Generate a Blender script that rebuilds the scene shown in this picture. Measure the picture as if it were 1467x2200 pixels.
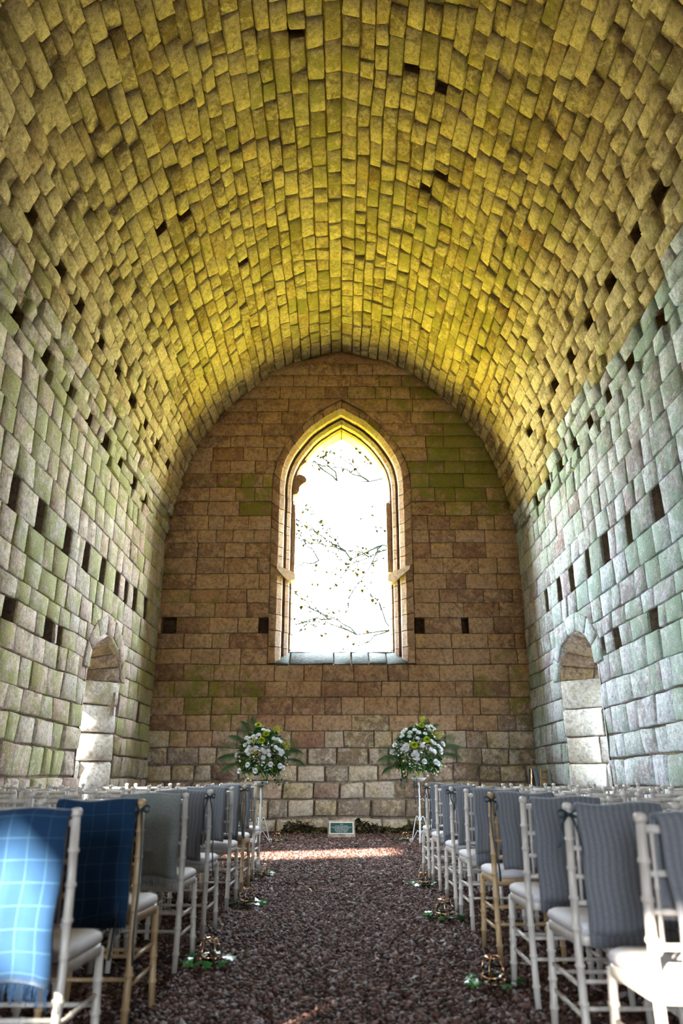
import bpy, bmesh, math, random
import numpy as np
from mathutils import Vector, Matrix, noise as mnoise

for o in list(bpy.data.objects):
    bpy.data.objects.remove(o, do_unlink=True)
scn = bpy.context.scene
C = scn.collection
R = random.Random(11)
PI = math.pi

# ------------------------------------------------------------------ camera
CAM_H = .965
FPX = 1600.0
PITCH = math.atan(580 / FPX)
cam = bpy.data.cameras.new('camera')
cam.sensor_fit = 'VERTICAL'; cam.sensor_height = 36.0; cam.sensor_width = 24.0
cam.lens = FPX / 2200 * 36
cam.clip_start = .05; cam.clip_end = 400
cam.dof.use_dof = True; cam.dof.focus_distance = 13.0; cam.dof.aperture_fstop = 2.0
camo = bpy.data.objects.new('camera', cam); C.objects.link(camo)
camo.location = (0, 0, CAM_H); camo.rotation_euler = (PI / 2 + PITCH, 0, 0)
scn.camera = camo

# ------------------------------------------------------------------ world, sun, exposure
SKY = 46.0
w = bpy.data.worlds.new('sky'); scn.world = w; w.use_nodes = True
bg = w.node_tree.nodes['Background']
bg.inputs[0].default_value = (.78, .90, 1.0, 1); bg.inputs[1].default_value = SKY
SUN_D = Vector((.5, .866, -math.tan(math.radians(23)))).normalized()
sl = bpy.data.lights.new('sun', 'SUN'); sl.energy = 80; sl.angle = math.radians(1.4); sl.color = (1, .90, .74)
so = bpy.data.objects.new('sun', sl); C.objects.link(so); so.location = (-20, -30, 30)
so.rotation_euler = SUN_D.to_track_quat('-Z', 'Y').to_euler()
vs = scn.view_settings
vs.view_transform = 'Standard'; vs.look = 'None'; vs.gamma = 1; vs.use_curve_mapping = False
vs.exposure = 0.5
cy = scn.cycles
cy.max_bounces = 5; cy.diffuse_bounces = 3; cy.glossy_bounces = 3; cy.transmission_bounces = 6; cy.transparent_max_bounces = 8
cy.sample_clamp_indirect = 12; cy.caustics_reflective = False; cy.caustics_refractive = False
cy.use_denoising = True
cy.use_adaptive_sampling = True; cy.adaptive_threshold = .035

def portal(name, loc, rot, sx, sy):
    l = bpy.data.lights.new(name, 'AREA'); l.shape = 'RECTANGLE'; l.size = sx; l.size_y = sy
    l.cycles.is_portal = True
    o = bpy.data.objects.new(name, l); C.objects.link(o); o.location = loc; o.rotation_euler = rot

# ------------------------------------------------------------------ materials
def nmat(name):
    m = bpy.data.materials.new(name); m.use_nodes = True
    nt = m.node_tree
    b = nt.nodes['Principled BSDF']
    return m, nt, b
def nd(nt, t, **kw):
    n = nt.nodes.new(t)
    for k, v in kw.items(): setattr(n, k, v)
    return n
def lk(nt, a, b): nt.links.new(a, b)
def noise(nt, co, scale, detail=6, rough=.6, dist=0):
    n = nd(nt, 'ShaderNodeTexNoise'); n.inputs['Scale'].default_value = scale
    n.inputs['Detail'].default_value = detail; n.inputs['Roughness'].default_value = rough
    n.inputs['Distortion'].default_value = dist
    lk(nt, co, n.inputs['Vector']); return n
def ramp(nt, fac, stops, interp='LINEAR'):
    r = nd(nt, 'ShaderNodeValToRGB'); cr = r.color_ramp; cr.interpolation = interp
    while len(cr.elements) < len(stops): cr.elements.new(.5)
    for e, (p, c) in zip(cr.elements, stops):
        e.position = p; e.color = (c if isinstance(c, (tuple, list)) else (c, c, c)) + ((1,) if not isinstance(c, (tuple, list)) or len(c) == 3 else ())
    if fac is not None: lk(nt, fac, r.inputs[0])
    return r
def mix(nt, fac, a, b, mode='MIX'):
    n = nd(nt, 'ShaderNodeMix', data_type='RGBA', blend_type=mode)
    for s, v in ((0, fac), (6, a), (7, b)):
        if isinstance(v, bpy.types.NodeSocket): lk(nt, v, n.inputs[s])
        elif isinstance(v, (int, float)): n.inputs[s].default_value = v if s == 0 else (v, v, v, 1)
        else: n.inputs[s].default_value = tuple(v) + (1,)
    return n.outputs[2]
def mth(nt, op, a, b=0.0, c=None, clamp=False):
    n = nd(nt, 'ShaderNodeMath', operation=op, use_clamp=clamp)
    for i, v in enumerate((a, b, c)):
        if v is None: continue
        if isinstance(v, bpy.types.NodeSocket): lk(nt, v, n.inputs[i])
        else: n.inputs[i].default_value = v
    return n.outputs[0]

def stone_mat(name, palette, moss, moss2, stain, rough=.92, bump=.5, pit=.45, st0=.58, lich=0.0):
    m, nt, b = nmat(name)
    geo = nd(nt, 'ShaderNodeNewGeometry'); co = geo.outputs['Position']
    at = nd(nt, 'ShaderNodeAttribute', attribute_name='sc'); sp = nd(nt, 'ShaderNodeSeparateColor'); lk(nt, at.outputs['Color'], sp.inputs[0])
    tone, mossy, spec = sp.outputs[0], sp.outputs[1], sp.outputs[2]
    n1 = noise(nt, co, 2.6, 4, .65); n2 = noise(nt, co, 17, 4, .65); n3 = noise(nt, co, 75, 2, .6); n4 = noise(nt, co, 6.5, 5, .7, .6)
    t = mth(nt, 'MULTIPLY_ADD', n1.outputs[0], .75, mth(nt, 'MULTIPLY_ADD', tone, .72, -.22))
    k = len(palette)
    base = ramp(nt, t, [(i / (k - 1), c) for i, c in enumerate(palette)]).outputs[0]
    # mottling
    mot = ramp(nt, n2.outputs[0], [(.26, .30), (.48, 1.0), (.74, 1.5)]).outputs[0]
    base = mix(nt, .8, base, mot, 'MULTIPLY')
    # stains with their own shape
    st = ramp(nt, mth(nt, 'ADD', n4.outputs[0], mth(nt, 'MULTIPLY_ADD', spec, .34, -.17)), [(st0, 0.0), (st0 + .12, 1.0)]).outputs[0]
    base = mix(nt, mth(nt, 'MULTIPLY', st, .55), base, stain)
    # algae; on the vault also the painted lawn glow
    nm = noise(nt, co, 3.6, 6, .74, .3)
    mo = ramp(nt, mth(nt, 'ADD', nm.outputs[0], mth(nt, 'MULTIPLY_ADD', mossy, .46, -.23)), [(.50, 0.0), (.64, 1.0)]).outputs[0]
    mo = mth(nt, 'MULTIPLY', mo, ramp(nt, n2.outputs[0], [(.36, .45), (.56, 1.0)]).outputs[0])
    mc = mix(nt, n2.outputs[0], moss, moss2)
    base = mix(nt, mth(nt, 'MULTIPLY', mo, .85), base, mc)
    if lich:
        nl = noise(nt, co, 4.3, 6, .75, .8)
        lm_ = ramp(nt, nl.outputs[0], [(.55, 0.0), (.63, 1.0)]).outputs[0]
        base = mix(nt, mth(nt, 'MULTIPLY', lm_, lich), base, (.70, .66, .62))
    # pits
    fine = ramp(nt, n3.outputs[0], [(.36, .30), (.50, 1.0), (.7, 1.12)]).outputs[0]
    base = mix(nt, min(1.0, pit * 1.0), base, fine, 'MULTIPLY')
    vo = nd(nt, 'ShaderNodeTexVoronoi'); vo.inputs['Scale'].default_value = 34; lk(nt, co, vo.inputs['Vector'])
    pm = ramp(nt, mth(nt, 'ADD', vo.outputs['Distance'], mth(nt, 'MULTIPLY', n4.outputs[0], .85)), [(.47, 1.0), (.56, 0.0)]).outputs[0]
    base = mix(nt, mth(nt, 'MULTIPLY', pm, pit), base, (.035, .024, .013))
    lk(nt, base, b.inputs['Base Color']); b.inputs['Roughness'].default_value = rough
    b.inputs['Specular IOR Level'].default_value = .25
    hsum = mth(nt, 'ADD', mth(nt, 'MULTIPLY', n2.outputs[0], .8), mth(nt, 'ADD', mth(nt, 'MULTIPLY', n3.outputs[0], .35), mth(nt, 'MULTIPLY_ADD', pm, -.55, mth(nt, 'MULTIPLY', n4.outputs[0], .9))))
    bp = nd(nt, 'ShaderNodeBump'); bp.inputs['Strength'].default_value = bump; bp.inputs['Distance'].default_value = .035
    lk(nt, hsum, bp.inputs['Height']); lk(nt, bp.outputs[0], b.inputs['Normal'])
    return m

M = {}
M['vault'] = stone_mat('vault_stone', [(.36, .22, .09), (.52, .40, .20), (.60, .49, .27), (.57, .46, .24), (.64, .54, .31)], (.34, .33, .06), (.24, .23, .08), (.10, .055, .02), pit=.5, st0=.53)
M['left'] = stone_mat('left_wall_stone', [(.38, .23, .20), (.54, .43, .36), (.62, .53, .45), (.50, .46, .38), (.64, .50, .46)], (.36, .39, .09), (.26, .29, .09), (.17, .085, .07), pit=.55, st0=.55, lich=.45)  # own beige and moss, with a warm cast of light put into the colours
M['right'] = stone_mat('right_wall_stone', [(.36, .24, .27), (.54, .56, .60), (.50, .58, .57), (.60, .62, .68), (.44, .52, .50)], (.24, .37, .30), (.26, .36, .22), (.19, .08, .08), pit=.55, st0=.56, lich=.5)  # grey stone and algae; the cool skylight on this side is painted in
M['end'] = stone_mat('end_wall_stone', [(.25, .12, .095), (.43, .265, .16), (.52, .345, .215), (.46, .30, .20), (.58, .41, .27)], (.24, .28, .016), (.15, .19, .02), (.13, .055, .05), pit=.25, bump=.4, st0=.56)
M['base'] = stone_mat('base_course_stone', [(.20, .10, .075), (.50, .37, .28), (.58, .48, .38), (.50, .38, .22), (.64, .54, .48)], (.17, .17, .04), (.10, .12, .03), (.10, .045, .04), pit=.45, st0=.53, lich=.55)
M['frame'] = stone_mat('dressed_window_stone', [(.20, .12, .08), (.30, .20, .14), (.33, .235, .165), (.30, .23, .18)], (.20, .18, .04), (.18, .17, .06), (.22, .12, .08), pit=.15, bump=.3)
M['white'] = stone_mat('limewashed_stone', [(.55, .44, .32), (.72, .68, .60), (.78, .76, .72), (.74, .70, .66)], (.42, .40, .14), (.36, .40, .20), (.40, .30, .18), pit=.3)
M['mortar_wall'] = stone_mat('wall_mortar', [(.20, .15, .11), (.24, .19, .14), (.28, .22, .17)], (.14, .15, .03), (.10, .12, .03), (.07, .05, .04), bump=.8)
M['mortar_end'] = stone_mat('end_wall_mortar', [(.17, .115, .07), (.22, .15, .09), (.30, .21, .13)], (.14, .14, .03), (.10, .10, .03), (.07, .05, .04), bump=.8)
M['mortar_vault'] = stone_mat('vault_mortar', [(.14, .09, .035), (.17, .11, .045), (.22, .15, .06)], (.10, .10, .03), (.08, .07, .02), (.04, .025, .012), bump=.8)
M['sill'] = stone_mat('sill_stone', [(.055, .064, .060), (.085, .095, .088), (.10, .11, .105)], (.05, .075, .05), (.045, .07, .04), (.05, .04, .03), pit=.3)

def simple(name, col, rough=.5, metal=0, var=.12, scale=14, bump=0, spec=.5, **kw):
    m, nt, b = nmat(name)
    tc = nd(nt, 'ShaderNodeTexCoord'); n = noise(nt, tc.outputs['Object'], scale, 5)
    r = ramp(nt, n.outputs[0], [(.3, 1 - var), (.7, 1 + var)])
    lk(nt, mix(nt, 1.0, col, r.outputs[0], 'MULTIPLY'), b.inputs['Base Color'])
    b.inputs['Roughness'].default_value = rough; b.inputs['Metallic'].default_value = metal; b.inputs['Specular IOR Level'].default_value = spec
    if bump:
        bp = nd(nt, 'ShaderNodeBump'); bp.inputs['Strength'].default_value = bump; bp.inputs['Distance'].default_value = .01
        lk(nt, n.outputs[0], bp.inputs['Height']); lk(nt, bp.outputs[0], b.inputs['Normal'])
    for k, v in kw.items(): b.inputs[k].default_value = v
    return m
def wood(name, c1, c2, rough=.38):
    m, nt, b = nmat(name)
    tc = nd(nt, 'ShaderNodeTexCoord'); mp = nd(nt, 'ShaderNodeMapping'); mp.inputs['Scale'].default_value = (40, 40, 4)
    lk(nt, tc.outputs['Object'], mp.inputs[0]); n = noise(nt, mp.outputs[0], 1.5, 6)
    r = ramp(nt, n.outputs[0], [(.3, c1), (.7, c2)]); lk(nt, r.outputs[0], b.inputs['Base Color'])
    b.inputs['Roughness'].default_value = rough
    return m
M['lime'] = wood('limewashed_wood', (.40, .35, .31), (.58, .535, .49))
M['tan'] = wood('natural_wood', (.34, .21, .10), (.45, .31, .17))
M['cushion'] = simple('ivory_cushion', (.60, .57, .60), .75, var=.05, scale=60, bump=.15)
M['metal_white'] = simple('white_painted_metal', (.80, .82, .84), .35, var=.04)
M['ribbon'] = simple('dark_satin_ribbon', (.006, .022, .032), .35, var=.2)
M['copper'] = simple('copper_wire', (.85, .48, .26), .25, 1.0, var=.05)
M['candle'] = simple('white_wax', (.85, .85, .86), .5, var=.03)
M['ivy'] = simple('ivy_leaf', (.03, .16, .03), .4, var=.5, scale=9)
M['leafd'] = simple('dark_green_leaf', (.02, .085, .018), .4, var=.5, scale=8)
M['leafm'] = simple('yellow_green_leaf', (.13, .20, .015), .45, var=.5, scale=8)
M['leafv'] = simple('variegated_leaf', (.50, .50, .10), .45, var=.4, scale=30)
M['palm'] = simple('palm_leaf', (.045, .11, .025), .45, var=.4, scale=8)
M['pwhite'] = simple('white_petal', (.86, .88, .90), .6, var=.05)
M['pcream'] = simple('cream_petal', (.80, .80, .55), .6, var=.06)
M['pgreen'] = simple('lime_green_petal', (.46, .56, .015), .6, var=.15)
M['litter'] = simple('dead_leaf', (.075, .055, .018), .7, var=.7, scale=5)
M['orangeleaf'] = simple('orange_leaf', (.55, .26, .03), .6, var=.3, scale=20)
M['plaque'] = simple('green_enamel', (.018, .075, .06), .35, var=.08)
M['letter'] = simple('white_lettering', (.80, .83, .83), .5, var=.02)
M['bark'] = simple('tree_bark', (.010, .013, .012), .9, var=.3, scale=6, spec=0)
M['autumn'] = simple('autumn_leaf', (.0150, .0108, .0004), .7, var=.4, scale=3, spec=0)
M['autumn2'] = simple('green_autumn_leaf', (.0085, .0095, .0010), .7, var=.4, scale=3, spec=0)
M['darkground'] = simple('dark_ground', (.055, .038, .022), .95, var=.4, scale=1.5, spec=.1)
M['lawn'] = simple('autumn_lawn', (.62, .50, .03), .95, var=.2, scale=.6, spec=.1)
gl = nmat('terrarium_glass'); M['glass'] = gl[0]
gl[2].inputs['Transmission Weight'].default_value = 1; gl[2].inputs['Roughness'].default_value = .02; gl[2].inputs['IOR'].default_value = 1.12
gl[2].inputs['Base Color'].default_value = (.97, .99, .98, 1)

def gravel_mat():
    m, nt, b = nmat('red_brown_gravel')
    at = nd(nt, 'ShaderNodeAttribute', attribute_name='sc'); sp = nd(nt, 'ShaderNodeSeparateColor'); lk(nt, at.outputs['Color'], sp.inputs[0])
    geo = nd(nt, 'ShaderNodeNewGeometry'); n = noise(nt, geo.outputs['Position'], 50, 4)
    c = ramp(nt, sp.outputs[0], [(0, (.014, .005, .003)), (.35, (.055, .025, .018)), (.7, (.112, .054, .041)), (.92, (.18, .108, .095)), (1, (.32, .28, .29))]).outputs[0]
    lk(nt, mix(nt, .5, c, ramp(nt, n.outputs[0], [(.3, .5), (.7, 1.4)]).outputs[0], 'MULTIPLY'), b.inputs['Base Color'])
    b.inputs['Roughness'].default_value = .7; b.inputs['Specular IOR Level'].default_value = .15
    return m
M['gravel'] = gravel_mat()

def throw_mat(name, kind):
    m, nt, b = nmat(name)
    uv = nd(nt, 'ShaderNodeUVMap', uv_map='UVMap'); s = nd(nt, 'ShaderNodeSeparateXYZ'); lk(nt, uv.outputs[0], s.inputs[0])
    n = noise(nt, uv.outputs[0], 90, 4); n2 = noise(nt, uv.outputs[0], 9, 4)
    if kind == 'plaid':
        def line(o, per, wd, ph):
            f = mth(nt, 'FRACT', mth(nt, 'MULTIPLY_ADD', o, 1 / per, ph))
            return mth(nt, 'LESS_THAN', mth(nt, 'ABSOLUTE', mth(nt, 'SUBTRACT', f, .5)), wd)
        g = mth(nt, 'MAXIMUM', line(s.outputs[0], .068, .022, .2), line(s.outputs[1], .068, .022, .1))
        base = mix(nt, n2.outputs[0], (.006, .022, .055), (.012, .038, .090))
        base = mix(nt, mth(nt, 'MULTIPLY', g, .22), base, (.10, .20, .26))
    elif kind == 'wool':
        base = mix(nt, n2.outputs[0], (.15, .165, .165), (.25, .265, .26))
        base = mix(nt, .5, base, ramp(nt, n.outputs[0], [(.3, .6), (.7, 1.4)]).outputs[0], 'MULTIPLY')
    else:
        f = mth(nt, 'PINGPONG', mth(nt, 'MULTIPLY', s.outputs[0], 80), 1.0)
        zg = mth(nt, 'PINGPONG', mth(nt, 'MULTIPLY_ADD', s.outputs[1], 240, mth(nt, 'MULTIPLY', f, 1.2)), 1.0)
        base = mix(nt, f, (.098, .10, .112), (.160, .162, .182))
        base = mix(nt, mth(nt, 'MULTIPLY', zg, .25), base, (.205, .208, .232))
        base = mix(nt, .4, base, ramp(nt, n.outputs[0], [(.3, .7), (.7, 1.3)]).outputs[0], 'MULTIPLY')
    lk(nt, base, b.inputs['Base Color']); b.inputs['Roughness'].default_value = .95; b.inputs['Specular IOR Level'].default_value = .15
    b.inputs['Sheen Weight'].default_value = .35; b.inputs['Sheen Roughness'].default_value = .4
    b.inputs['Sheen Tint'].default_value = (.75, .85, 1.0, 1)
    bp = nd(nt, 'ShaderNodeBump'); bp.inputs['Strength'].default_value = .3; bp.inputs['Distance'].default_value = .004
    lk(nt, n.outputs[0], bp.inputs['Height']); lk(nt, bp.outputs[0], b.inputs['Normal'])
    return m
M['plaid'] = throw_mat('navy_checked_wool', 'plaid')
M['wool'] = throw_mat('grey_green_wool', 'wool')
M['herring'] = throw_mat('grey_herringbone_wool', 'herring')

# ------------------------------------------------------------------ mesh helpers
class MB:
    def __init__(s): s.v = []; s.f = []; s.c = []; s.sm = []; s.uv = None
    def add(s, vs, fs, col=None, smooth=True):
        o = len(s.v); s.v += [tuple(p) for p in vs]; s.f += [tuple(i + o for i in f) for f in fs]
        s.c += [col or (.5, 0, .5)] * len(vs); s.sm += [smooth] * len(fs)
    def mesh(s, name):
        me = bpy.data.meshes.new(name); me.from_pydata(s.v, [], s.f); me.update()
        if s.v:
            a = me.color_attributes.new('sc', 'FLOAT_COLOR', 'POINT')
            c = np.ones((len(s.v), 4), np.float32); c[:, :3] = np.array(s.c, np.float32); a.data.foreach_set('color', c.ravel())
            me.polygons.foreach_set('use_smooth', np.array(s.sm, bool))
        return me
    def build(s, name, m, parent=None):
        me = s.mesh(name); me.materials.append(M[m] if isinstance(m, str) else m)
        return link(name, me, parent)
def link(name, me, parent=None):
    o = bpy.data.objects.new(name, me); C.objects.link(o)
    if parent: o.parent = parent
    return o
def empty(name, loc=(0, 0, 0), rz=0):
    o = bpy.data.objects.new(name, None); C.objects.link(o); o.location = loc; o.rotation_euler = (0, 0, rz); o.empty_display_size = .1
    return o
def tag(o, label=None, cat=None, group=None, kind=None):
    if label: o['label'] = label
    if cat: o['category'] = cat
    if group: o['group'] = group
    if kind: o['kind'] = kind
    return o
def children(o): return [c for c in o.children]
def copy_tree(o, parent=None, matmap=None):
    c = o.copy(); C.objects.link(c)
    if parent: c.parent = parent
    for ch in children(o): copy_tree(ch, c)
    return c
def tube(mb, pts, rad, n=8, col=None, cap=True, smooth=True):
    pts = [Vector(p) for p in pts]; k = len(pts)
    if not hasattr(rad, '__len__'): rad = [rad] * k
    vs = []; fs = []; up = None
    for i, p in enumerate(pts):
        d = (pts[min(i + 1, k - 1)] - pts[max(i - 1, 0)]).normalized()
        if up is None: up = d.orthogonal().normalized()
        up = (up - d * up.dot(d)).normalized(); s = d.cross(up)
        for j in range(n):
            a = 2 * PI * j / n; vs.append(p + (up * math.cos(a) + s * math.sin(a)) * rad[i])
    for i in range(k - 1):
        for j in range(n):
            fs.append((i * n + j, i * n + (j + 1) % n, (i + 1) * n + (j + 1) % n, (i + 1) * n + j))
    if cap: fs.append(tuple(range(n - 1, -1, -1))); fs.append(tuple(range((k - 1) * n, k * n)))
    mb.add(vs, fs, col, smooth)
def box(mb, x0, x1, y0, y1, z0, z1, col=None):
    vs = [(x, y, z) for z in (z0, z1) for y in (y0, y1) for x in (x0, x1)]
    mb.add(vs, [(0, 2, 3, 1), (4, 5, 7, 6), (0, 1, 5, 4), (2, 6, 7, 3), (0, 4, 6, 2), (1, 3, 7, 5)], col, False)
def lathe(mb, prof, n=16, col=None, cx=0, cy_=0, smooth=True):
    vs = []; fs = []
    for r, z in prof:
        for j in range(n):
            a = 2 * PI * j / n; vs.append((cx + r * math.cos(a), cy_ + r * math.sin(a), z))
    for i in range(len(prof) - 1):
        for j in range(n): fs.append((i * n + j, i * n + (j + 1) % n, (i + 1) * n + (j + 1) % n, (i + 1) * n + j))
    mb.add(vs, fs, col, smooth)

def gz(y): return .0125 * (y - 7.3)          # the gravel floor falls slightly towards the entrance
def project(p):
    c, s = math.cos(PITCH), math.sin(PITCH); dz = p[2] - CAM_H
    d = p[1] * c + dz * s
    if d < .3: return None
    return 733.5 + FPX * p[0] / d, 1100 - FPX * (-p[1] * s + dz * c) / d
def parea(P):
    q = [project(p) for p in P]
    if any(a is None for a in q): return 0
    x = sum(a[0] for a in q) / 4; y = sum(a[1] for a in q) / 4
    if not (-20 < x < 1487 and -20 < y < 1740): return 0
    return abs(sum(q[i][0] * q[(i + 1) % 4][1] - q[(i + 1) % 4][0] * q[i][1] for i in range(4))) / 2

def stone(P, N, col, prot=.0, gap=.016, bev=.02, rough=.008, tilt=.012, back=-.09):
    """P: four corners (u0v0, u1v0, u1v1, u0v1) on the wall face, N: normal into the room -> verts, faces of one dressed, worn block"""
    P = [Vector(p) for p in P]; N = Vector(N)
    lu = max((P[1] - P[0]).length, (P[2] - P[3]).length, .02); lv = max((P[3] - P[0]).length, (P[2] - P[1]).length, .02)
    gu = min(gap / lu / 2, .2); gv = min(gap / lv / 2, .2)
    bu = min(bev / lu, .22); bv = min(bev / lv, .22)
    us = [0, bu, .5, 1 - bu, 1] if lu < .55 else [0, bu, .35, .68, 1 - bu, 1]
    vvs = [0, bv, 1 - bv, 1] if lv < .4 else [0, bv, .5, 1 - bv, 1]
    nu, nv = len(us), len(vvs)
    tx, ty = R.uniform(-tilt, tilt), R.uniform(-tilt, tilt)
    cj = [R.uniform(.0, .45) for _ in range(4)]
    vs = []
    for j, b in enumerate(vvs):
        for i, a in enumerate(us):
            e_u = i in (0, nu - 1); e_v = j in (0, nv - 1)
            aa = gu + a * (1 - 2 * gu); bb = gv + b * (1 - 2 * gv)
            d = prot + tx * (a - .5) * 2 + ty * (b - .5) * 2
            if e_u and e_v:
                c = cj[(0 if i == 0 else 1) + (0 if j == 0 else 2)]
                aa += (bu * .7 * (c + .25)) * (1 if i == 0 else -1); bb += (bv * .7 * (c + .25)) * (1 if j == 0 else -1)
                d -= bev * .9
            elif e_u or e_v:
                d -= bev * .75
                if e_u: aa += R.uniform(-.004, .010) / lu * (1 if i == 0 else -1)
                if e_v: bb += R.uniform(-.004, .010) / lv * (1 if j == 0 else -1)
            else: d += R.uniform(-rough, rough)
            q = (P[0] * (1 - aa) + P[1] * aa) * (1 - bb) + (P[3] * (1 - aa) + P[2] * aa) * bb
            vs.append(q + N * d)
    fs = [(j * nu + i, j * nu + i + 1, (j + 1) * nu + i + 1, (j + 1) * nu + i) for j in range(nv - 1) for i in range(nu - 1)]
    loop = [i for i in range(nu)] + [j * nu + nu - 1 for j in range(1, nv)] + [(nv - 1) * nu + i for i in range(nu - 2, -1, -1)] + [j * nu for j in range(nv - 2, 0, -1)]
    o = len(vs); ctr = (P[0] + P[1] + P[2] + P[3]) / 4
    for q in loop:
        p = vs[q]; h = (p - ctr).dot(N); vs.append(p + N * (back - h))
    m = len(loop)
    for k in range(m): fs.append((loop[k], o + k, o + (k + 1) % m, loop[(k + 1) % m]))
    # orient so that faces look along N
    a, b_, c_ = vs[fs[0][0]], vs[fs[0][1]], vs[fs[0][2]]
    if (b_ - a).cross(c_ - a).dot(N) < 0: fs = [tuple(reversed(f)) for f in fs]
    return vs, fs

class Field:
    """collects stones of one surface; the 300 that show largest become parts, the rest one stuff part"""
    def __init__(s, parent, name, mat): s.p = parent; s.n = name; s.m = mat; s.items = []
    def add(s, P, N, col, mat=None, **kw):
        s.items.append((parea(P), stone(P, N, col, **kw), col, mat or s.m))
    def finish(s, limit=300):
        s.items.sort(key=lambda i: -i[0])
        rest = {}
        for k, (a, (vs, fs), col, mat) in enumerate(s.items):
            if k < limit and a > 20:
                b = MB(); b.add(vs, fs, col); b.build(s.n, mat, s.p)
            else:
                rest.setdefault(mat, MB()).add(vs, fs, col)
        for mat, b in rest.items():
            tag(b.build(s.n + '_field', mat, s.p), kind='stuff')

# openings -----------------------------------------------------------
class Op:
    """opening given by half-open v range and left / right edge functions; blind = recess depth"""
    def __init__(s, v0, v1, a, b, blind=0): s.v0, s.v1, s.a, s.b, s.blind = v0, v1, a, b, blind
    def iv(s, v):
        if v < s.v0 - 1e-6 or v > s.v1 + 1e-6: return None
        return s.a(v), s.b(v)
def rect(u0, u1, v0, v1, blind=0): return Op(v0, v1, lambda v: u0, lambda v: u1, blind)
def arch(uc, hw, vs_, vt, v0=0):
    h = lambda v: hw if v <= vs_ else hw * math.sqrt(max(0, 1 - ((v - vs_) / (vt - vs_)) ** 2))
    return Op(v0, vt, lambda v: uc - h(v), lambda v: uc + h(v))
def table(tab, sgn):
    xs = [t[0] for t in tab]; ys = [t[1] for t in tab]
    return lambda v: sgn * float(np.interp(v, xs, ys))

def row_bounds(v0, v1, h0, h1, forced=()):
    marks = sorted(set([v0, v1] + [f for f in forced if v0 < f < v1])); out = [v0]
    for a, b in zip(marks, marks[1:]):
        n = max(1, round((b - a) / ((h0 + h1) / 2))); ws = [R.uniform(h0, h1) for _ in range(n)]; t = sum(ws); p = a
        for w_ in ws: p += w_ * (b - a) / t; out.append(p)
    return out

def scan(field, backing, rows, umin, umax, ops, pt, nrm, colf, lens, matf=None, recess=.05, kwf=None, holes=()):
    """lay courses of blocks between umin(v) and umax(v) leaving the openings free"""
    for r in range(len(rows) - 1):
        va, vb = rows[r], rows[r + 1]; vm = (va + vb) / 2; e = 1e-4
        cuts = []
        for o in ops:
            if o.blind: continue
            i0, i1, im = o.iv(va + e), o.iv(vb - e), o.iv(vm)
            if not (i0 or i1 or im): continue
            if not i0 and not i1: i0 = i1 = im
            if not i0:
                if im is None: continue          # only a sliver at the top of the course
                i0 = im
            if not i1:
                if im: i1 = ((i0[0] + i0[1]) / 2,) * 2 if abs(im[0] - i0[0]) > .02 else im
                else: i1 = ((i0[0] + i0[1]) / 2,) * 2
            cuts.append((i0, i1, None))
        for (hu, hv, hw) in holes:
            if va <= hv < vb: cuts.append(((hu - hw / 2, hu + hw / 2), (hu - hw / 2, hu + hw / 2), R.uniform(.3, .5)))
        cuts.sort(key=lambda c: c[0][0] + c[1][0])
        ua, ub = (umin(va + e), umin(vb - e)), (umax(va + e), umax(vb - e))
        segs = []; cur = ua
        for c in cuts:
            segs.append((cur, (c[0][0], c[1][0]))); cur = (c[0][1], c[1][1])
            if c[2]:                              # blind socket
                dp = c[2]; q = [(c[0][0], va), (c[0][1], va), (c[1][1], vb), (c[1][0], vb)]
                fr = [Vector(pt(*x)) for x in q]; Nn = Vector(nrm(*q[0])); bk = [p - Nn * dp for p in fr]
                fr = [p - Nn * .02 for p in fr]
                backing.add(fr + bk, [(0, 1, 5, 4), (1, 2, 6, 5), (2, 3, 7, 6), (3, 0, 4, 7), (4, 5, 6, 7)], (.2, .1, .5), False)
        segs.append((cur, ub))
        for (l0, l1), (r0, r1) in segs:
            if max(r0, r1) - min(l0, l1) < .03: continue
            if r0 < l0: r0 = l0 = (r0 + l0) / 2
            if r1 < l1: r1 = l1 = (r1 + l1) / 2
            g0, g1 = max(l0, l1), min(r0, r1)
            gs = [(l0, l1)] + [(k * .4, k * .4) for k in range(math.ceil((g0 + .02) / .4), math.floor((g1 - .02) / .4) + 1)] + [(r0, r1)]
            for (c0, c1), (e0, e1) in zip(gs, gs[1:]):      # joints of the bed lie on one grid, so that courses meet without cracks
                q = [(c0, va), (e0, va), (e1, vb), (c1, vb)]
                backing.add([Vector(pt(*x)) - Vector(nrm(*x)) * recess for x in q], [(0, 1, 2, 3)], (R.random(), .3, .5), False)
            lo, hi = max(l0, l1), min(r0, r1)
            js = []; p = lo
            Lf = lens(vm)
            while True:
                p += R.uniform(*Lf)
                if p > hi - Lf[0] * .6: break
                js.append(p)
            eds = [(l0, l1)] + [(j, j) for j in js] + [(r0, r1)]
            for (a0, a1), (b0, b1) in zip(eds, eds[1:]):
                if (b0 - a0) + (b1 - a1) < .05: continue
                q = [(a0, va), (b0, va), (b1, vb), (a1, vb)]
                uc = (a0 + a1 + b0 + b1) / 4
                kw = kwf(uc, vm) if kwf else {}
                field.add([pt(*x) for x in q], nrm(uc, vm), colf(uc, vm), mat=matf(uc, vm) if matf else None, **kw)
def wob(u, v, a, k): return a * mnoise.noise(Vector((u * 1.1, v * 1.5, k))) + .5 * a * mnoise.noise(Vector((u * 3.1, v * 3.3, k + 9)))
def smooth01(x): x = max(0, min(1, x)); return x * x * (3 - 2 * x)
def blob(u, v, cu, cv, ru, rv): return smooth01(1.4 - math.hypot((u - cu) / ru, (v - cv) / rv))
def n3(x, y, z, s): return mnoise.noise(Vector((x * s, y * s, z * s))) * .5 + .5

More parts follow.
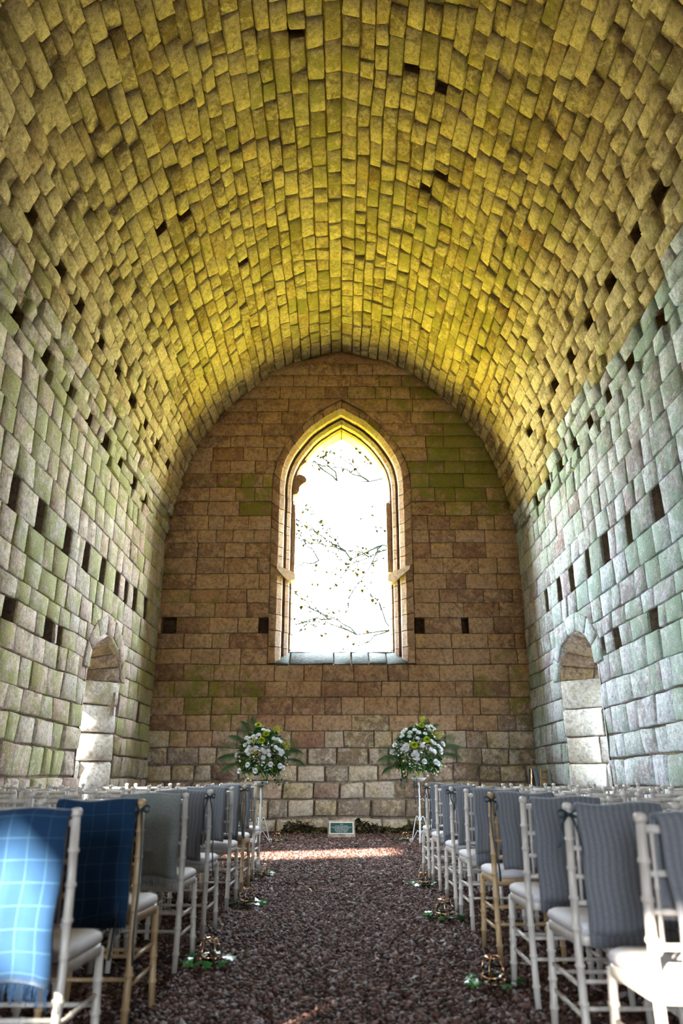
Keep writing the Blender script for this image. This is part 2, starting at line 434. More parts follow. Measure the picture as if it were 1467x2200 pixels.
# ------------------------------------------------------------------ dimensions
WX = 3.77; YE = 15.2; YW = -3.2; ZS = 5.75; TH = .9
prof = [(3.77, 5.75), (3.73, 6.2), (3.64, 6.65), (3.49, 7.33), (3.27, 7.97), (2.99, 8.46), (2.66, 8.92), (2.2, 9.38), (1.73, 9.82), (1.2, 10.17), (.66, 10.38), (0, 10.50)]
def dense(pr, k=10):
    out = []
    for i in range(len(pr) - 1):
        p0 = Vector(pr[max(i - 1, 0)]); p1 = Vector(pr[i]); p2 = Vector(pr[i + 1]); p3 = Vector(pr[min(i + 2, len(pr) - 1)])
        for j in range(k):
            t = j / k
            out.append(.5 * ((2 * p1) + (p2 - p0) * t + (2 * p0 - 5 * p1 + 4 * p2 - p3) * t * t + (3 * p1 - p0 - 3 * p2 + p3) * t ** 3))
    out.append(Vector(pr[-1])); return out
PR = dense(prof); SA = [0]
for a, b in zip(PR, PR[1:]): SA.append(SA[-1] + (b - a).length)
SL = SA[-1]
PX = np.array([p.x for p in PR]); PZ = np.array([p.y for p in PR]); SAn = np.array(SA)
def pxz(s): return float(np.interp(s, SAn, PX)), float(np.interp(s, SAn, PZ))
def vn(s):
    a = pxz(max(0, s - .15)); b = pxz(min(SL, s + .15)); t = Vector((b[0] - a[0], b[1] - a[1])).normalized()
    return t                      # tangent going up / inwards
ZTAB = [(z, x) for x, z in zip(PX, PZ)]
def half_x(z): return WX if z <= ZS else float(np.interp(z, PZ, PX))

# ------------------------------------------------------------------ floor
mb = MB(); box(mb, -WX - TH, WX + TH, YW - .5, YE + .9, -.3, -.012)
mb.v = [(x, y, z + gz(y)) for x, y, z in mb.v]
floor = tag(mb.build('floor', 'gravel'), kind='structure')
def ground(name, rects, mat, lab):
    lw = MB()
    for (x0, x1, y0, y1) in rects: lw.add([(x0, y0, -.06), (x1, y0, -.06), (x1, y1, -.06), (x0, y1, -.06)], [(0, 1, 2, 3)], None, False)
    tag(lw.build(name, mat), lab, 'ground', kind='structure')
ground('lawn', [(-60, 60, YE + .9, 90)], 'lawn', 'sunlit autumn lawn outside the pointed window')
ground('dark_outer_ground', [(-60, -WX - TH, -60, YE + .9), (WX + TH, 60, -60, YE + .9), (-WX - TH, WX + TH, -60, YW - .5)], 'darkground', 'unseen ground outside the side walls, darkened to cut bounce light')  # unseen ground made dark so little light bounces to the near vault

# ------------------------------------------------------------------ side walls
def left_moss(u, v): return .38 + .5 * n3(u, v, 3, .8) + .25 * blob(u, v, 8.6, 3.4, 1.6, .5) + .3 * blob(u, v, 14.8, 2.5, .8, 1.5) - .22 * smooth01((1.6 - v) / 1)
def right_moss(u, v): return .26 + .5 * n3(u, v, 9, .7) + .3 * blob(u, v, 8.6, 3.2, 1.3, 1.0)
def colL(u, v):
    return (R.random(), max(0, min(1, left_moss(u, v) + R.uniform(-.2, .2))), R.random() * (.7 + .5 * smooth01((1.8 - v) / 1)))
def colR(u, v):
    return (R.random(), max(0, min(1, right_moss(u, v) + R.uniform(-.22, .22))), R.random())

D1 = arch(12.05, .85, 2.55, 3.20); D2 = arch(12.1, 1.0, 2.60, 3.25)
# added opening in the unseen near wall, sloped to lay the floor's sun strip
def sun_gap_edge(y0, y1): return lambda v: float(np.interp(v, [1.9, 4.6], [y0, y1]))
SUN_GAP = Op(1.9, 4.6, sun_gap_edge(6.2, 1.6), sun_gap_edge(7.4, 2.8))
SUN_SLIT = rect(-2.47, -1.74, 2.68, 3.20)
def h_rows(base, us, w_=.26): return [(u, base, w_ * R.uniform(.85, 1.15)) for u in us]
holesL = h_rows(4.05, [8.0, 8.8, 9.78, 10.6, 11.4, 12.2, 12.75, 13.35, 14.1], .25) + [(8.35, 2.75, .36), (9.55, 2.75, .36), (9.95, 2.9, .2), (12.9, 2.3, .22), (14.3, 2.3, .2)]
holesR = h_rows(4.22, [8.35, 9.29, 10.2, 11.0, 11.85, 12.6, 13.4], .26) + [(8.9, 2.68, .3), (10.2, 2.7, .26), (10.75, 2.75, .18), (8.3, 4.22, .2)]

def side_wall(name, sgn, ops, holes, mat, mort, colf):
    bk = MB(); root = empty(name)
    F = Field(root, 'wall_stone', mat)
    pt = lambda u, v: (sgn * WX, u + wob(u, v, .035, 20 + sgn), v + wob(u, v, .030, 30 + sgn))
    nr = lambda u, v: (-sgn, 0, 0)
    rows = row_bounds(-.15, ZS, .30, .40, forced=(2.68, 2.95, 3.20, 3.9, 4.32))
    def kw(u, v):
        lowr = smooth01((2.6 - v) / 2)
        return dict(prot=R.uniform(-.007, .010) * (1 + 2 * lowr), bev=.013 + .016 * lowr, gap=.010 + .016 * lowr, rough=.006 + .010 * lowr, tilt=.006 + .012 * lowr)
    scan(F, bk, rows, lambda v: YW - .2, lambda v: YE + .35, ops, pt, nr, colf, lambda v: (.30, .62), recess=.045, kwf=kw, holes=holes)
    b = bk.build('mortar_bed', mort, root)
    F.finish()
    tag(root, kind='structure')
    return root
wl = side_wall('wall_left', -1, [D1, SUN_GAP, SUN_SLIT], holesL, 'left', 'mortar_wall', colL)
wr = side_wall('wall_right', 1, [D2], holesR, 'right', 'mortar_wall', colR)

# reveals of the openings in the side walls
def strip_reveal(mb, sgn, pts, d=TH):
    """pts: (y, z) outline; sweeps the wall thickness outwards"""
    for (a, b) in zip(pts, pts[1:]):
        x0, x1 = sgn * (WX - .0), sgn * (WX + d)
        mb.add([(x0 + sgn * .03, a[0], a[1]), (x0 + sgn * .03, b[0], b[1]), (x1, b[0], b[1]), (x1, a[0], a[1])], [(0, 1, 2, 3)], (R.random(), .4, .5), False)
mb = MB()
strip_reveal(mb, -1, [(6.2, 1.9), (7.4, 1.9), (2.8, 4.6), (1.6, 4.6), (6.2, 1.9)]); mb.build('sun_gap_reveal', 'mortar_wall', wl)
mb = MB()
strip_reveal(mb, -1, [(-2.47, 2.68), (-1.74, 2.68), (-1.74, 3.20), (-2.47, 3.20), (-2.47, 2.68)], .2); mb.build('sun_slit_reveal', 'mortar_wall', wl)

def doorway(name, sgn, uc, hw, vs_, vt, mat, sl0, sl1, slz0=.9, slz1=2.45):
    """splayed embrasure: arched towards the room, closing to a narrow lancet on the outside"""
    root = tag(empty(name), kind='structure')
    n = 8
    arc = [(uc - hw * math.cos(PI * k / n), vs_ + (vt - vs_) * math.sin(PI * k / n)) for k in range(n + 1)]
    sm, sw = (sl0 + sl1) / 2, (sl1 - sl0) / 2
    arco = [(sm - (sw + .1) * math.cos(PI * k / n), vs_ - .05 + .25 * math.sin(PI * k / n)) for k in range(n + 1)]
    xi, xo = sgn * WX, sgn * (WX + TH)
    def lerp(a, b, t): return a + (b - a) * t
    # rubble core behind the dressed stones, and the outer skin with its slit
    mb = MB(); e = .07
    def quad(p): mb.add(p, [(0, 1, 2, 3)], (R.random(), .3, .4), False)
    quad([(xi, uc + hw + e, 0), (xo, sl1 + e, 0), (xo, sl1 + e, vs_ + .3), (xi, uc + hw + e, vs_ + .3)])
    quad([(xi, uc - hw - e, 0), (xo, sl0 - e, 0), (xo, sl0 - e, vs_ + .3), (xi, uc - hw - e, vs_ + .3)])
    for a, b, c, d in zip(arc, arc[1:], arco, arco[1:]):
        quad([(xi, a[0], a[1] + e), (xi, b[0], b[1] + e), (xo, d[0], d[1] + e), (xo, c[0], c[1] + e)])
    quad([(xo, uc - 2, -.1), (xo, sl0, -.1), (xo, sl0, 4), (xo, uc - 2, 4)]); quad([(xo, sl1, -.1), (xo, uc + 2, -.1), (xo, uc + 2, 4), (xo, sl1, 4)])
    quad([(xo, sl0, -.1), (xo, sl1, -.1), (xo, sl1, slz0), (xo, sl0, slz0)]); quad([(xo, sl0, slz1), (xo, sl1, slz1), (xo, sl1, 4), (xo, sl0, 4)])
    mb.build('rubble_core', 'mortar_wall', root)
    rows = row_bounds(0, vs_, .36, .50)
    for far in (0, 1):
        yi = uc + hw if far else uc - hw; yo = sl1 if far else sl0
        t3 = Vector((xo - xi, yo - yi, 0)).normalized(); N = Vector((t3.y, -t3.x, 0))
        if N.y * (-1 if far else 1) < 0: N = -N
        for va, vb in zip(rows, rows[1:]):
            ts = [0, R.uniform(.28, .62), 1] if R.random() < .8 else [0, 1]
            for ta, tb in zip(ts, ts[1:]):
                P = [(lerp(xi, xo, ta), lerp(yi, yo, ta), va), (lerp(xi, xo, tb), lerp(yi, yo, tb), va), (lerp(xi, xo, tb), lerp(yi, yo, tb), vb), (lerp(xi, xo, ta), lerp(yi, yo, ta), vb)]
                col = (R.random(), R.uniform(0, .5) + .2 * smooth01(va - 1.4), R.uniform(.2, .9) if va > 1.3 else R.uniform(0, .5))
                b = MB(); vs2, fs2 = stone(P, N, col, prot=R.uniform(0, .015), bev=.03, gap=.014, rough=.012); b.add(vs2, fs2, col)
                b.build('jamb_stone', 'white' if far else mat, root)
    for a, b_, c, d in zip(arc, arc[1:], arco, arco[1:]):
        for t0, t1 in ((0, .5), (.5, 1)):
            P = [(lerp(xi, xo, t0), lerp(a[0], c[0], t0), lerp(a[1], c[1], t0)), (lerp(xi, xo, t1), lerp(a[0], c[0], t1), lerp(a[1], c[1], t1)), (lerp(xi, xo, t1), lerp(b_[0], d[0], t1), lerp(b_[1], d[1], t1)), (lerp(xi, xo, t0), lerp(b_[0], d[0], t0), lerp(b_[1], d[1], t0))]
            mid = sum((Vector(p) for p in P), Vector()) / 4
            N = (Vector(P[1]) - Vector(P[0])).cross(Vector(P[3]) - Vector(P[0])).normalized()
            if N.dot(Vector((mid.x, uc, vs_ * .8)) - mid) < 0: N = -N
            col = (R.random(), R.uniform(.1, .6), R.random())
            b = MB(); vs2, fs2 = stone(P, N, col, bev=.02); b.add(vs2, fs2, col); b.build('soffit_stone', 'base', root)
    # long arch stones round the head, lying on the wall face
    k = 7
    for i in range(k):
        a0, a1 = PI * i / k, PI * (i + 1) / k
        e = lambda a, s: (uc - hw * s * math.cos(a), vs_ + (vt - vs_) * math.sin(a) * s + (s - 1) * .35 * abs(math.sin(a)))
        s1 = 1.32
        q = [e(a0, 1.0), e(a1, 1.0), e(a1, s1), e(a0, s1)]
        P = [(sgn * (WX - .0), *x) for x in q]
        col = (R.random(), R.uniform(.2, .7), R.random())
        b = MB(); vs2, fs2 = stone(P, (-sgn, 0, 0), col, prot=.03, bev=.025, gap=.02); b.add(vs2, fs2, col); b.build('voussoir', mat, root)
    return root
d1 = doorway('door_1', -1, 12.05, .85, 2.55, 3.20, 'left', 11.5, 11.85)
d2 = doorway('door_2', 1, 12.1, 1.0, 2.60, 3.25, 'right', 11.45, 12.15)

# ------------------------------------------------------------------ vault
ceil_root = tag(empty('ceiling'), kind='structure')
bk = MB(); FV = Field(ceil_root, 'vault_stone', 'vault')
for sgn in (-1, 1):
    def pt(u, s, sgn=sgn):
        q = min(1, s / .4, (SL - s) / .4); x, z = pxz(s + wob(u, s, .030 * q, 40 + sgn)); return (sgn * x, u + wob(u, s, .04, 50 + sgn), z)
    def nr(u, s, sgn=sgn): t = vn(s); return (-sgn * t.y, 0, t.x)
    def colV(u, s, sgn=sgn):
        x, z = pxz(s)
        low = smooth01((1.6 - s) / 1.4)
        moss = .22 + .35 * n3(u, s, sgn * 7, .55) + .3 * low + .12 * smooth01((s - 4.4) / 1.5)
        if sgn > 0: moss += .25 * blob(u, s, 12.0, 4.4, 2.4, 1.3)  # yellow-green light bounced from the lawn, put into the stone colour
        return (R.random() * .9 + .05, max(0, min(1, moss + R.uniform(-.15, .15))), R.random())
    def matV(u, s, sgn=sgn):
        if s < .75 + .5 * (n3(u, 0, sgn, .5) - .5) * 2: return 'left' if sgn < 0 else 'right'
        return 'vault'
    def kwV(u, s): return dict(prot=R.uniform(-.02, .03), bev=R.uniform(.014, .026), gap=.016, rough=.012, tilt=.018)
    # rows of sockets at two heights on the haunch
    s605 = float(np.interp(6.06, PZ, SAn)); s713 = float(np.interp(7.14, PZ, SAn))
    hv = []
    us1 = [7.35, 8.23, 9.1, 9.95, 10.8, 11.6, 12.5, 13.3] if sgn < 0 else [7.5, 8.45, 9.3, 10.1, 10.9, 11.7, 12.5, 13.4]
    us2 = [6.91, 7.84, 8.62, 9.51, 10.4, 11.3, 12.2, 13.1, 14.0] if sgn < 0 else [6.6, 7.3, 8.2, 9.1, 10.0, 10.9, 11.8, 12.7]
    hv += [(u, s605, .22 * R.uniform(.8, 1.25)) for u in us1] + [(u, s713, .24 * R.uniform(.8, 1.25)) for u in us2]
    for _ in range(4): hv.append((R.uniform(6, 14.5), R.uniform(2.4, 6.0), .13))
    rows = row_bounds(0, SL, .185, .255)
    # lower courses are taller
    scan(FV, bk, rows, lambda v: YW - .2, lambda v: YE + .35, [], pt, nr, colV, lambda s: (.28, .62), matf=matV, recess=.06, kwf=kwV, holes=hv)
bk.add([(-.35, YW - .1, 10.565), (.35, YW - .1, 10.565), (.35, YE + .4, 10.565), (-.35, YE + .4, 10.565)], [(0, 1, 2, 3)], None, False)
for sg in (-1, 1):                      # rubble back of the vault
    for a, b in zip(PR[::4], PR[4::4]):
        f = lambda p: Vector((sg * (p.x + .45 * p.x / 3.77 + .02), 0, p.y + .42 * max(0, (p.y - 5.75) / 4.7)))
        A, B = f(a), f(b)
        bk.add([(A.x, YW - .2, A.z), (B.x, YW - .2, B.z), (B.x, YE + .95, B.z), (A.x, YE + .95, A.z)], [(0, 1, 2, 3)], (.5, .3, .5), False)
bk.build('mortar_bed', 'mortar_vault', ceil_root)
FV.finish()

# ------------------------------------------------------------------ end wall with the pointed window
HOOD = [(3.22, 1.50), (7.25, 1.52), (7.6, 1.47), (7.95, 1.33), (8.45, 1.0), (8.9, .55), (9.2, 0)]
FRO = [(3.22, 1.345), (7.25, 1.35), (7.6, 1.29), (7.89, 1.17), (8.35, .87), (8.72, .48), (8.99, 0)]
WIN = Op(3.20, 9.2, table(HOOD, -1), table(HOOD, 1))
we = tag(empty('wall_back'), kind='structure')
bk = MB(); FE = Field(we, 'wall_stone', 'end')
def colE(x, z):
    moss = .10 + .32 * n3(x, z, 5, .7) + .60 * blob(x, z, 2.7, 7.6, 1.3, 1.5) + .35 * blob(x, z, 1.2, 9.3, .9, .6) + .42 * blob(x, z, -2.6, 2.6, 1.1, .7) + .4 * blob(x, z, -1.7, 6.9, .9, .6) + .25 * blob(x, z, 3.5, 2.2, .6, 1.5) + .2 * blob(x, z, -3.2, 5, .6, 1.2)
    if z < 2: moss += .1
    return (R.random(), max(0, min(1, moss + R.uniform(-.1, .1))), R.random())
def matE(x, z): return 'base' if z < 1.55 + .5 * n3(x, z, 1, 1.1) or (z < 2.2 and R.random() < .25) else 'end'
def kwE(x, z):
    l = smooth01((2.0 - z) / 1.0)
    return dict(prot=R.uniform(-.006, .008) * (1 + 2.5 * l), bev=.010 + .022 * l, gap=.010 + .020 * l, rough=.004 + .008 * l, tilt=.005 + .012 * l)
rows = row_bounds(0, 10.5, .29, .35, forced=(3.2,))
holesE = [(-1.62, 3.85, .18), (1.62, 3.85, .18), (-3.55, 4.0, .3), (2.55, 4.05, .14)]
def ptE(u, v):
    nearw = 1 - smooth01((max(abs(u) - 1.5, 3.2 - v, v - 9.2)) / .35); a = (.014 + .03 * smooth01((2.2 - v) / 1.2)) * (1 - nearw)
    return (u + wob(u, v, a * 1.2, 61), YE, v + wob(u, v, a, 62))
kb = min(range(len(rows)), key=lambda i: abs(rows[i] - 1.9))
for rr_, mm_ in ((rows[:kb + 1], 'mortar_wall'), (rows[kb:], 'mortar_end')):
    bk = MB()
    scan(FE, bk, rr_, lambda v: -half_x(v) - .02, lambda v: half_x(v) + .02, [WIN], ptE, lambda u, v: (0, -1, 0), colE,
         lambda v: (.32, .78) if v > 2 else (.34, .66), matf=matE, recess=.02 if mm_ == 'mortar_end' else .045, kwf=kwE, holes=holesE)
    bk.build('mortar_bed', mm_, we)
FE.finish()

# window: hood ring, moulded jambs, sill
win = tag(empty('window_1', (0, YE, 3.2)), kind='structure')
inv = Matrix.Translation((0, -YE, -3.2))
def wbuild(mb, name, m):
    mb.v = [(x, y - YE, z - 3.2) for x, y, z in mb.v]
    return mb.build(name, m, win)
def outline(tab, k=80):
    """left half from the bottom to the apex, evenly spaced"""
    zz = np.linspace(tab[0][0], tab[-1][0], 900); xx = np.interp(zz, [t[0] for t in tab], [t[1] for t in tab])
    # round the polygonal table
    ker = np.ones(61) / 61; xp = np.concatenate([np.full(30, xx[0]), xx, xx[-1] + (xx[-1] - xx[-31:-1][::-1])])
    xs = np.convolve(xp, ker, 'valid'); xs[-1] = 0; xs = np.maximum(xs, 0)
    d = np.concatenate([[0], np.cumsum(np.hypot(np.diff(xs), np.diff(zz)))])
    s = np.linspace(0, d[-1], k); return [(-float(np.interp(t, d, xs)), float(np.interp(t, d, zz))) for t in s], d[-1]
OP, OL = outline(FRO, 96)
PROF = [(-.005, .0), (.085, .10), (.095, .13), (.095, .30), (.135, .31), (.15, .24), (.215, .30), (.225, .33), (.225, .46), (.25, .47), (.262, .45), (.30, .52), (.30, .9)]
def off_pt(i, off, sg):
    x, z = OP[i]; a = Vector(OP[max(i - 1, 0)]); b = Vector(OP[min(i + 1, len(OP) - 1)]); t = (b - a).normalized(); n = Vector((t.y, -t.x))
    if i == len(OP) - 1: return (0, z - off / max(.35, abs(n.y)) * 1.02)
    X, Z = x + n.x * off, z + n.y * off
    return (sg * -min(X, 0) * -1 if False else sg * abs(min(X, 0)), Z)
seg = 0; bounds = [0]
while bounds[-1] < len(OP) - 1: bounds.append(min(len(OP) - 1, bounds[-1] + R.choice((3, 4, 5, 5))))
if bounds[-1] - bounds[-2] < 2: bounds.pop(-2)
for sg in (-1, 1):
    for a, b in zip(bounds, bounds[1:]):
        mb = MB(); vs2 = []; dj = R.uniform(-.004, .006)
        idx = list(range(a, b + 1)); K = len(PROF)
        for k, i in enumerate(idx):
            for (o_, d_) in PROF:
                x, z = off_pt(i, o_ + dj, sg)
                if k == 0 and a > 0: z += .014 if i < 60 else .008
                vs2.append((x, YE + d_, z))
        fs2 = []
        for k in range(len(idx) - 1):
            for j in range(K - 1):
                q = (k * K + j, k * K + j + 1, (k + 1) * K + j + 1, (k + 1) * K + j); fs2.append(q if sg > 0 else q[::-1])
        zc = OP[(a + b) // 2][1]
        mb.add(vs2, fs2, (R.random(), .62 * smooth01((zc - 7.4) / 1.2), R.random() * .6), False)
        wbuild(mb, 'moulding_stone', 'frame')
# flat ring of stones round the moulding, flush with the wall
HP, _ = outline(HOOD, 96)
for sg in (-1, 1):
    for a, b in zip(bounds, bounds[1:]):
        o0, o1, h1, h0 = OP[a], OP[b], HP[b], HP[a]
        P = [(sg * -o0[0], YE, o0[1]), (sg * -o1[0], YE, o1[1]), (sg * -h1[0], YE, h1[1]), (sg * -h0[0], YE, h0[1])]
        col = (R.random() * .7, .2 + .3 * (sg > 0) * smooth01((o0[1] - 7.5)), R.random())
        mb = MB(); vs2, fs2 = stone(P, (0, -1, 0), col, prot=.004, bev=.008, gap=.008, rough=.003, tilt=.003); mb.add(vs2, fs2, col); wbuild(mb, 'ring_stone', 'end')
# backing behind the joints of ring and moulding
mb = MB()
for sg in (-1, 1):
    for i in range(len(OP) - 1):
        p = [(sg * -HP[i][0], YE + .03, HP[i][1]), (sg * -HP[i + 1][0], YE + .03, HP[i + 1][1])]
        q = [(sg * abs(off_pt(i + 1, .02, 1)[0]), YE + .05, off_pt(i + 1, .02, 1)[1]), (sg * abs(off_pt(i, .02, 1)[0]), YE + .05, off_pt(i, .02, 1)[1])]
        mb.add(p + q, [(0, 1, 2, 3)], (.3, .2, .5), False)
mb.add([(-1.45, YE + .02, 3.14), (1.45, YE + .02, 3.14), (1.45, YE + .42, 3.42), (-1.45, YE + .42, 3.42)], [(0, 1, 2, 3)], (.3, .2, .5), False)
mb.add([(-1.45, YE + .42, 3.42), (1.45, YE + .42, 3.42), (1.45, YE + .92, 3.48), (-1.45, YE + .92, 3.48)], [(0, 1, 2, 3)], (.3, .2, .5), False)
wbuild(mb, 'joint_mortar', 'mortar_end')
# sloping sill
xs = [-1.36, -1.06, -.16, .20, .56, .92, 1.36]
for x0, x1 in zip(xs, xs[1:]):
    P = [(x0, YE - .02, 3.2), (x1, YE - .02, 3.2), (x1, YE + .40, 3.50), (x0, YE + .40, 3.50)]
    N = Vector((0, -.58, .81)).normalized(); col = (R.random(), R.random() * .6, R.random() * .5)
    mb = MB(); vs2, fs2 = stone(P, N, col, prot=.01, bev=.02, gap=.014, rough=.012); mb.add(vs2, fs2, col); wbuild(mb, 'sill_stone', 'sill')
for x0, x1 in ((-1.2, -.3), (-.3, .45), (.45, 1.2)):
    P = [(x0, YE + .40, 3.49), (x1, YE + .40, 3.49), (x1, YE + .9, 3.56), (x0, YE + .9, 3.56)]
    col = (R.random(), R.random() * .6, R.random() * .5); N = Vector((0, -.14, .99)).normalized()
    mb = MB(); vs2, fs2 = stone(P, N, col, prot=.01, bev=.02, gap=.014, rough=.015); mb.add(vs2, fs2, col); wbuild(mb, 'sill_stone', 'sill')
# broken tracery stubs and capital
def cusp(pts, radii, depth):
    mb = MB(); n = len(pts)
    for k in range(n - 1):
        pass
    # curved plate with thickness: outline polygon extruded along y
    vs2 = [(x, YE + .46, z) for x, z in pts] + [(x, YE + .46 + depth, z) for x, z in pts]
    fs2 = [tuple(range(n)), tuple(range(2 * n - 1, n - 1, -1))] + [(i, i + n, (i + 1) % n + n, (i + 1) % n) for i in range(n)]
    mb.add(vs2, fs2, (.6, .3, .4), False)
    wbuild(mb, 'tracery_stub', 'frame')
cusp([(-1.10, 7.05), (-1.00, 7.08), (-.96, 7.15), (-.955, 7.24), (-.90, 7.31), (-.80, 7.38), (-.795, 7.45), (-.85, 7.52), (-.96, 7.55), (-1.06, 7.50), (-1.10, 7.40)], 0, .22)
cusp([(-1.10, 7.62), (-.99, 7.66), (-.94, 7.74), (-.86, 7.82), (-.80, 7.86), (-.84, 7.93), (-.83, 8.0), (-.93, 8.02), (-1.05, 7.86)], 0, .2)
cusp([(1.10, 6.85), (1.0, 6.87), (1.005, 6.2), (1.01, 5.25), (1.10, 5.25)], 0, .16)
cusp([(-1.10, 6.85), (-1.04, 6.8), (-1.02, 6.2), (-1.03, 5.25), (-1.10, 5.25)], 0, .16)
for sg in (-1, 1):                   # capital of the jamb shafts, broken on one side
    cs = [(.99, 5.02), (1.02, 5.00), (1.08, 4.96), (1.16, 4.98), (1.26, 5.05), (1.42 if sg > 0 else 1.36, 5.16), (1.44 if sg > 0 else 1.36, 5.24), (1.36, 5.25), (1.2, 5.2), (1.1, 5.18), (1.0, 5.14)]
    n = len(cs); mb = MB()
    pts2 = [(sg * x, z + (.03 if sg < 0 else 0)) for x, z in cs]
    vs2 = [(x, YE - .05 + .26 * (1.36 - abs(x)) / .3 if True else 0, z) for x, z in pts2] + [(x, YE + .5, z) for x, z in pts2]
    fs2 = [tuple(range(n)), tuple(range(2 * n - 1, n - 1, -1))] + [(i, i + n, (i + 1) % n + n, (i + 1) % n) for i in range(n)]
    mb.add(vs2, fs2, (.75, .2, .5), False); wbuild(mb, 'shaft_capital', 'frame')
# solid core of the end wall behind the face stones
mb = MB()
for yy, of in ((YE + .29, .10), (YE + .9, .31)):
    for sg in (-1, 1):
        for i in range(len(OP) - 1):
            a = off_pt(i, of, 1); b = off_pt(i + 1, of, 1)
            mb.add([(sg * a[0], yy, a[1]), (sg * b[0], yy, b[1]), (sg * 4.6, yy, b[1]), (sg * 4.6, yy, a[1])], [(0, 1, 2, 3)], (.5, .3, .5), False)
    for z0, z1 in ((-.1, 3.45 if of > .2 else 3.25), (off_pt(len(OP) - 1, of, 1)[1] - .001, 11.6)):
        mb.add([(-4.6, yy, z0), (4.6, yy, z0), (4.6, yy, z1), (-4.6, yy, z1)], [(0, 1, 2, 3)], (.5, .3, .5), False)
mb.build('outer_face', 'mortar_end', we)

# ------------------------------------------------------------------ wall behind the camera with openings added to let in light
wf = tag(empty('wall_front'), kind='structure')
bk = MB(); FW = Field(wf, 'wall_stone', 'left')
DW_FILL = rect(-1.2, -.1, 0, 2.1); DW_SUN = rect(-2.62, -2.15, 3.10, 3.38)  # both added: doorway for skylight on the chair backs, window for seat sun
scan(FW, bk, row_bounds(0, 10.5, .34, .46, forced=(2.1, 3.10, 3.38)), lambda v: -half_x(v) - .02, lambda v: half_x(v) + .02, [DW_FILL, DW_SUN], lambda u, v: (u, YW, v), lambda u, v: (0, 1, 0),
     lambda u, v: (R.random(), .3, R.random()), lambda v: (.45, .9), recess=.03)
for q in ([(-3.9, -.3), (-2.62, -.3), (-2.62, 11.5), (-3.9, 11.5)], [(-2.62, -.3), (-2.15, -.3), (-2.15, 3.10), (-2.62, 3.10)], [(-2.62, 3.38), (-2.15, 3.38), (-2.15, 11.5), (-2.62, 11.5)], [(-2.15, -.3), (-1.2, -.3), (-1.2, 11.5), (-2.15, 11.5)], [(-.1, -.3), (4.7, -.3), (4.7, 11.5), (-.1, 11.5)], [(-1.2, 2.1), (-.1, 2.1), (-.1, 11.5), (-1.2, 11.5)]):
    bk.add([(x, YW - .15, z) for x, z in q], [(0, 1, 2, 3)], None, False)
bk.build('mortar_bed', 'mortar_wall', wf)
FW.finish()

portal('portal_window', (0, YE + .92, 6.2), (-PI / 2, 0, 0), 2.3, 5.6)
portal('portal_door_left', (-WX - TH - .02, 11.68, 1.68), (0, -PI / 2, 0), 1.6, .36)
portal('portal_door_right', (WX + TH + .02, 11.8, 1.68), (0, PI / 2, 0), 1.6, .72)
portal('portal_breach', (-WX - TH - .02, 4.5, 3.25), (0, -PI / 2, 0), 2.8, 6.0)
portal('portal_sun_slit', (-WX - .22, -2.1, 3.04), (0, -PI / 2, 0), .75, .75)
portal('portal_west', (-.65, YW - .16, 1.05), (PI / 2, 0, 0), 1.1, 2.1)

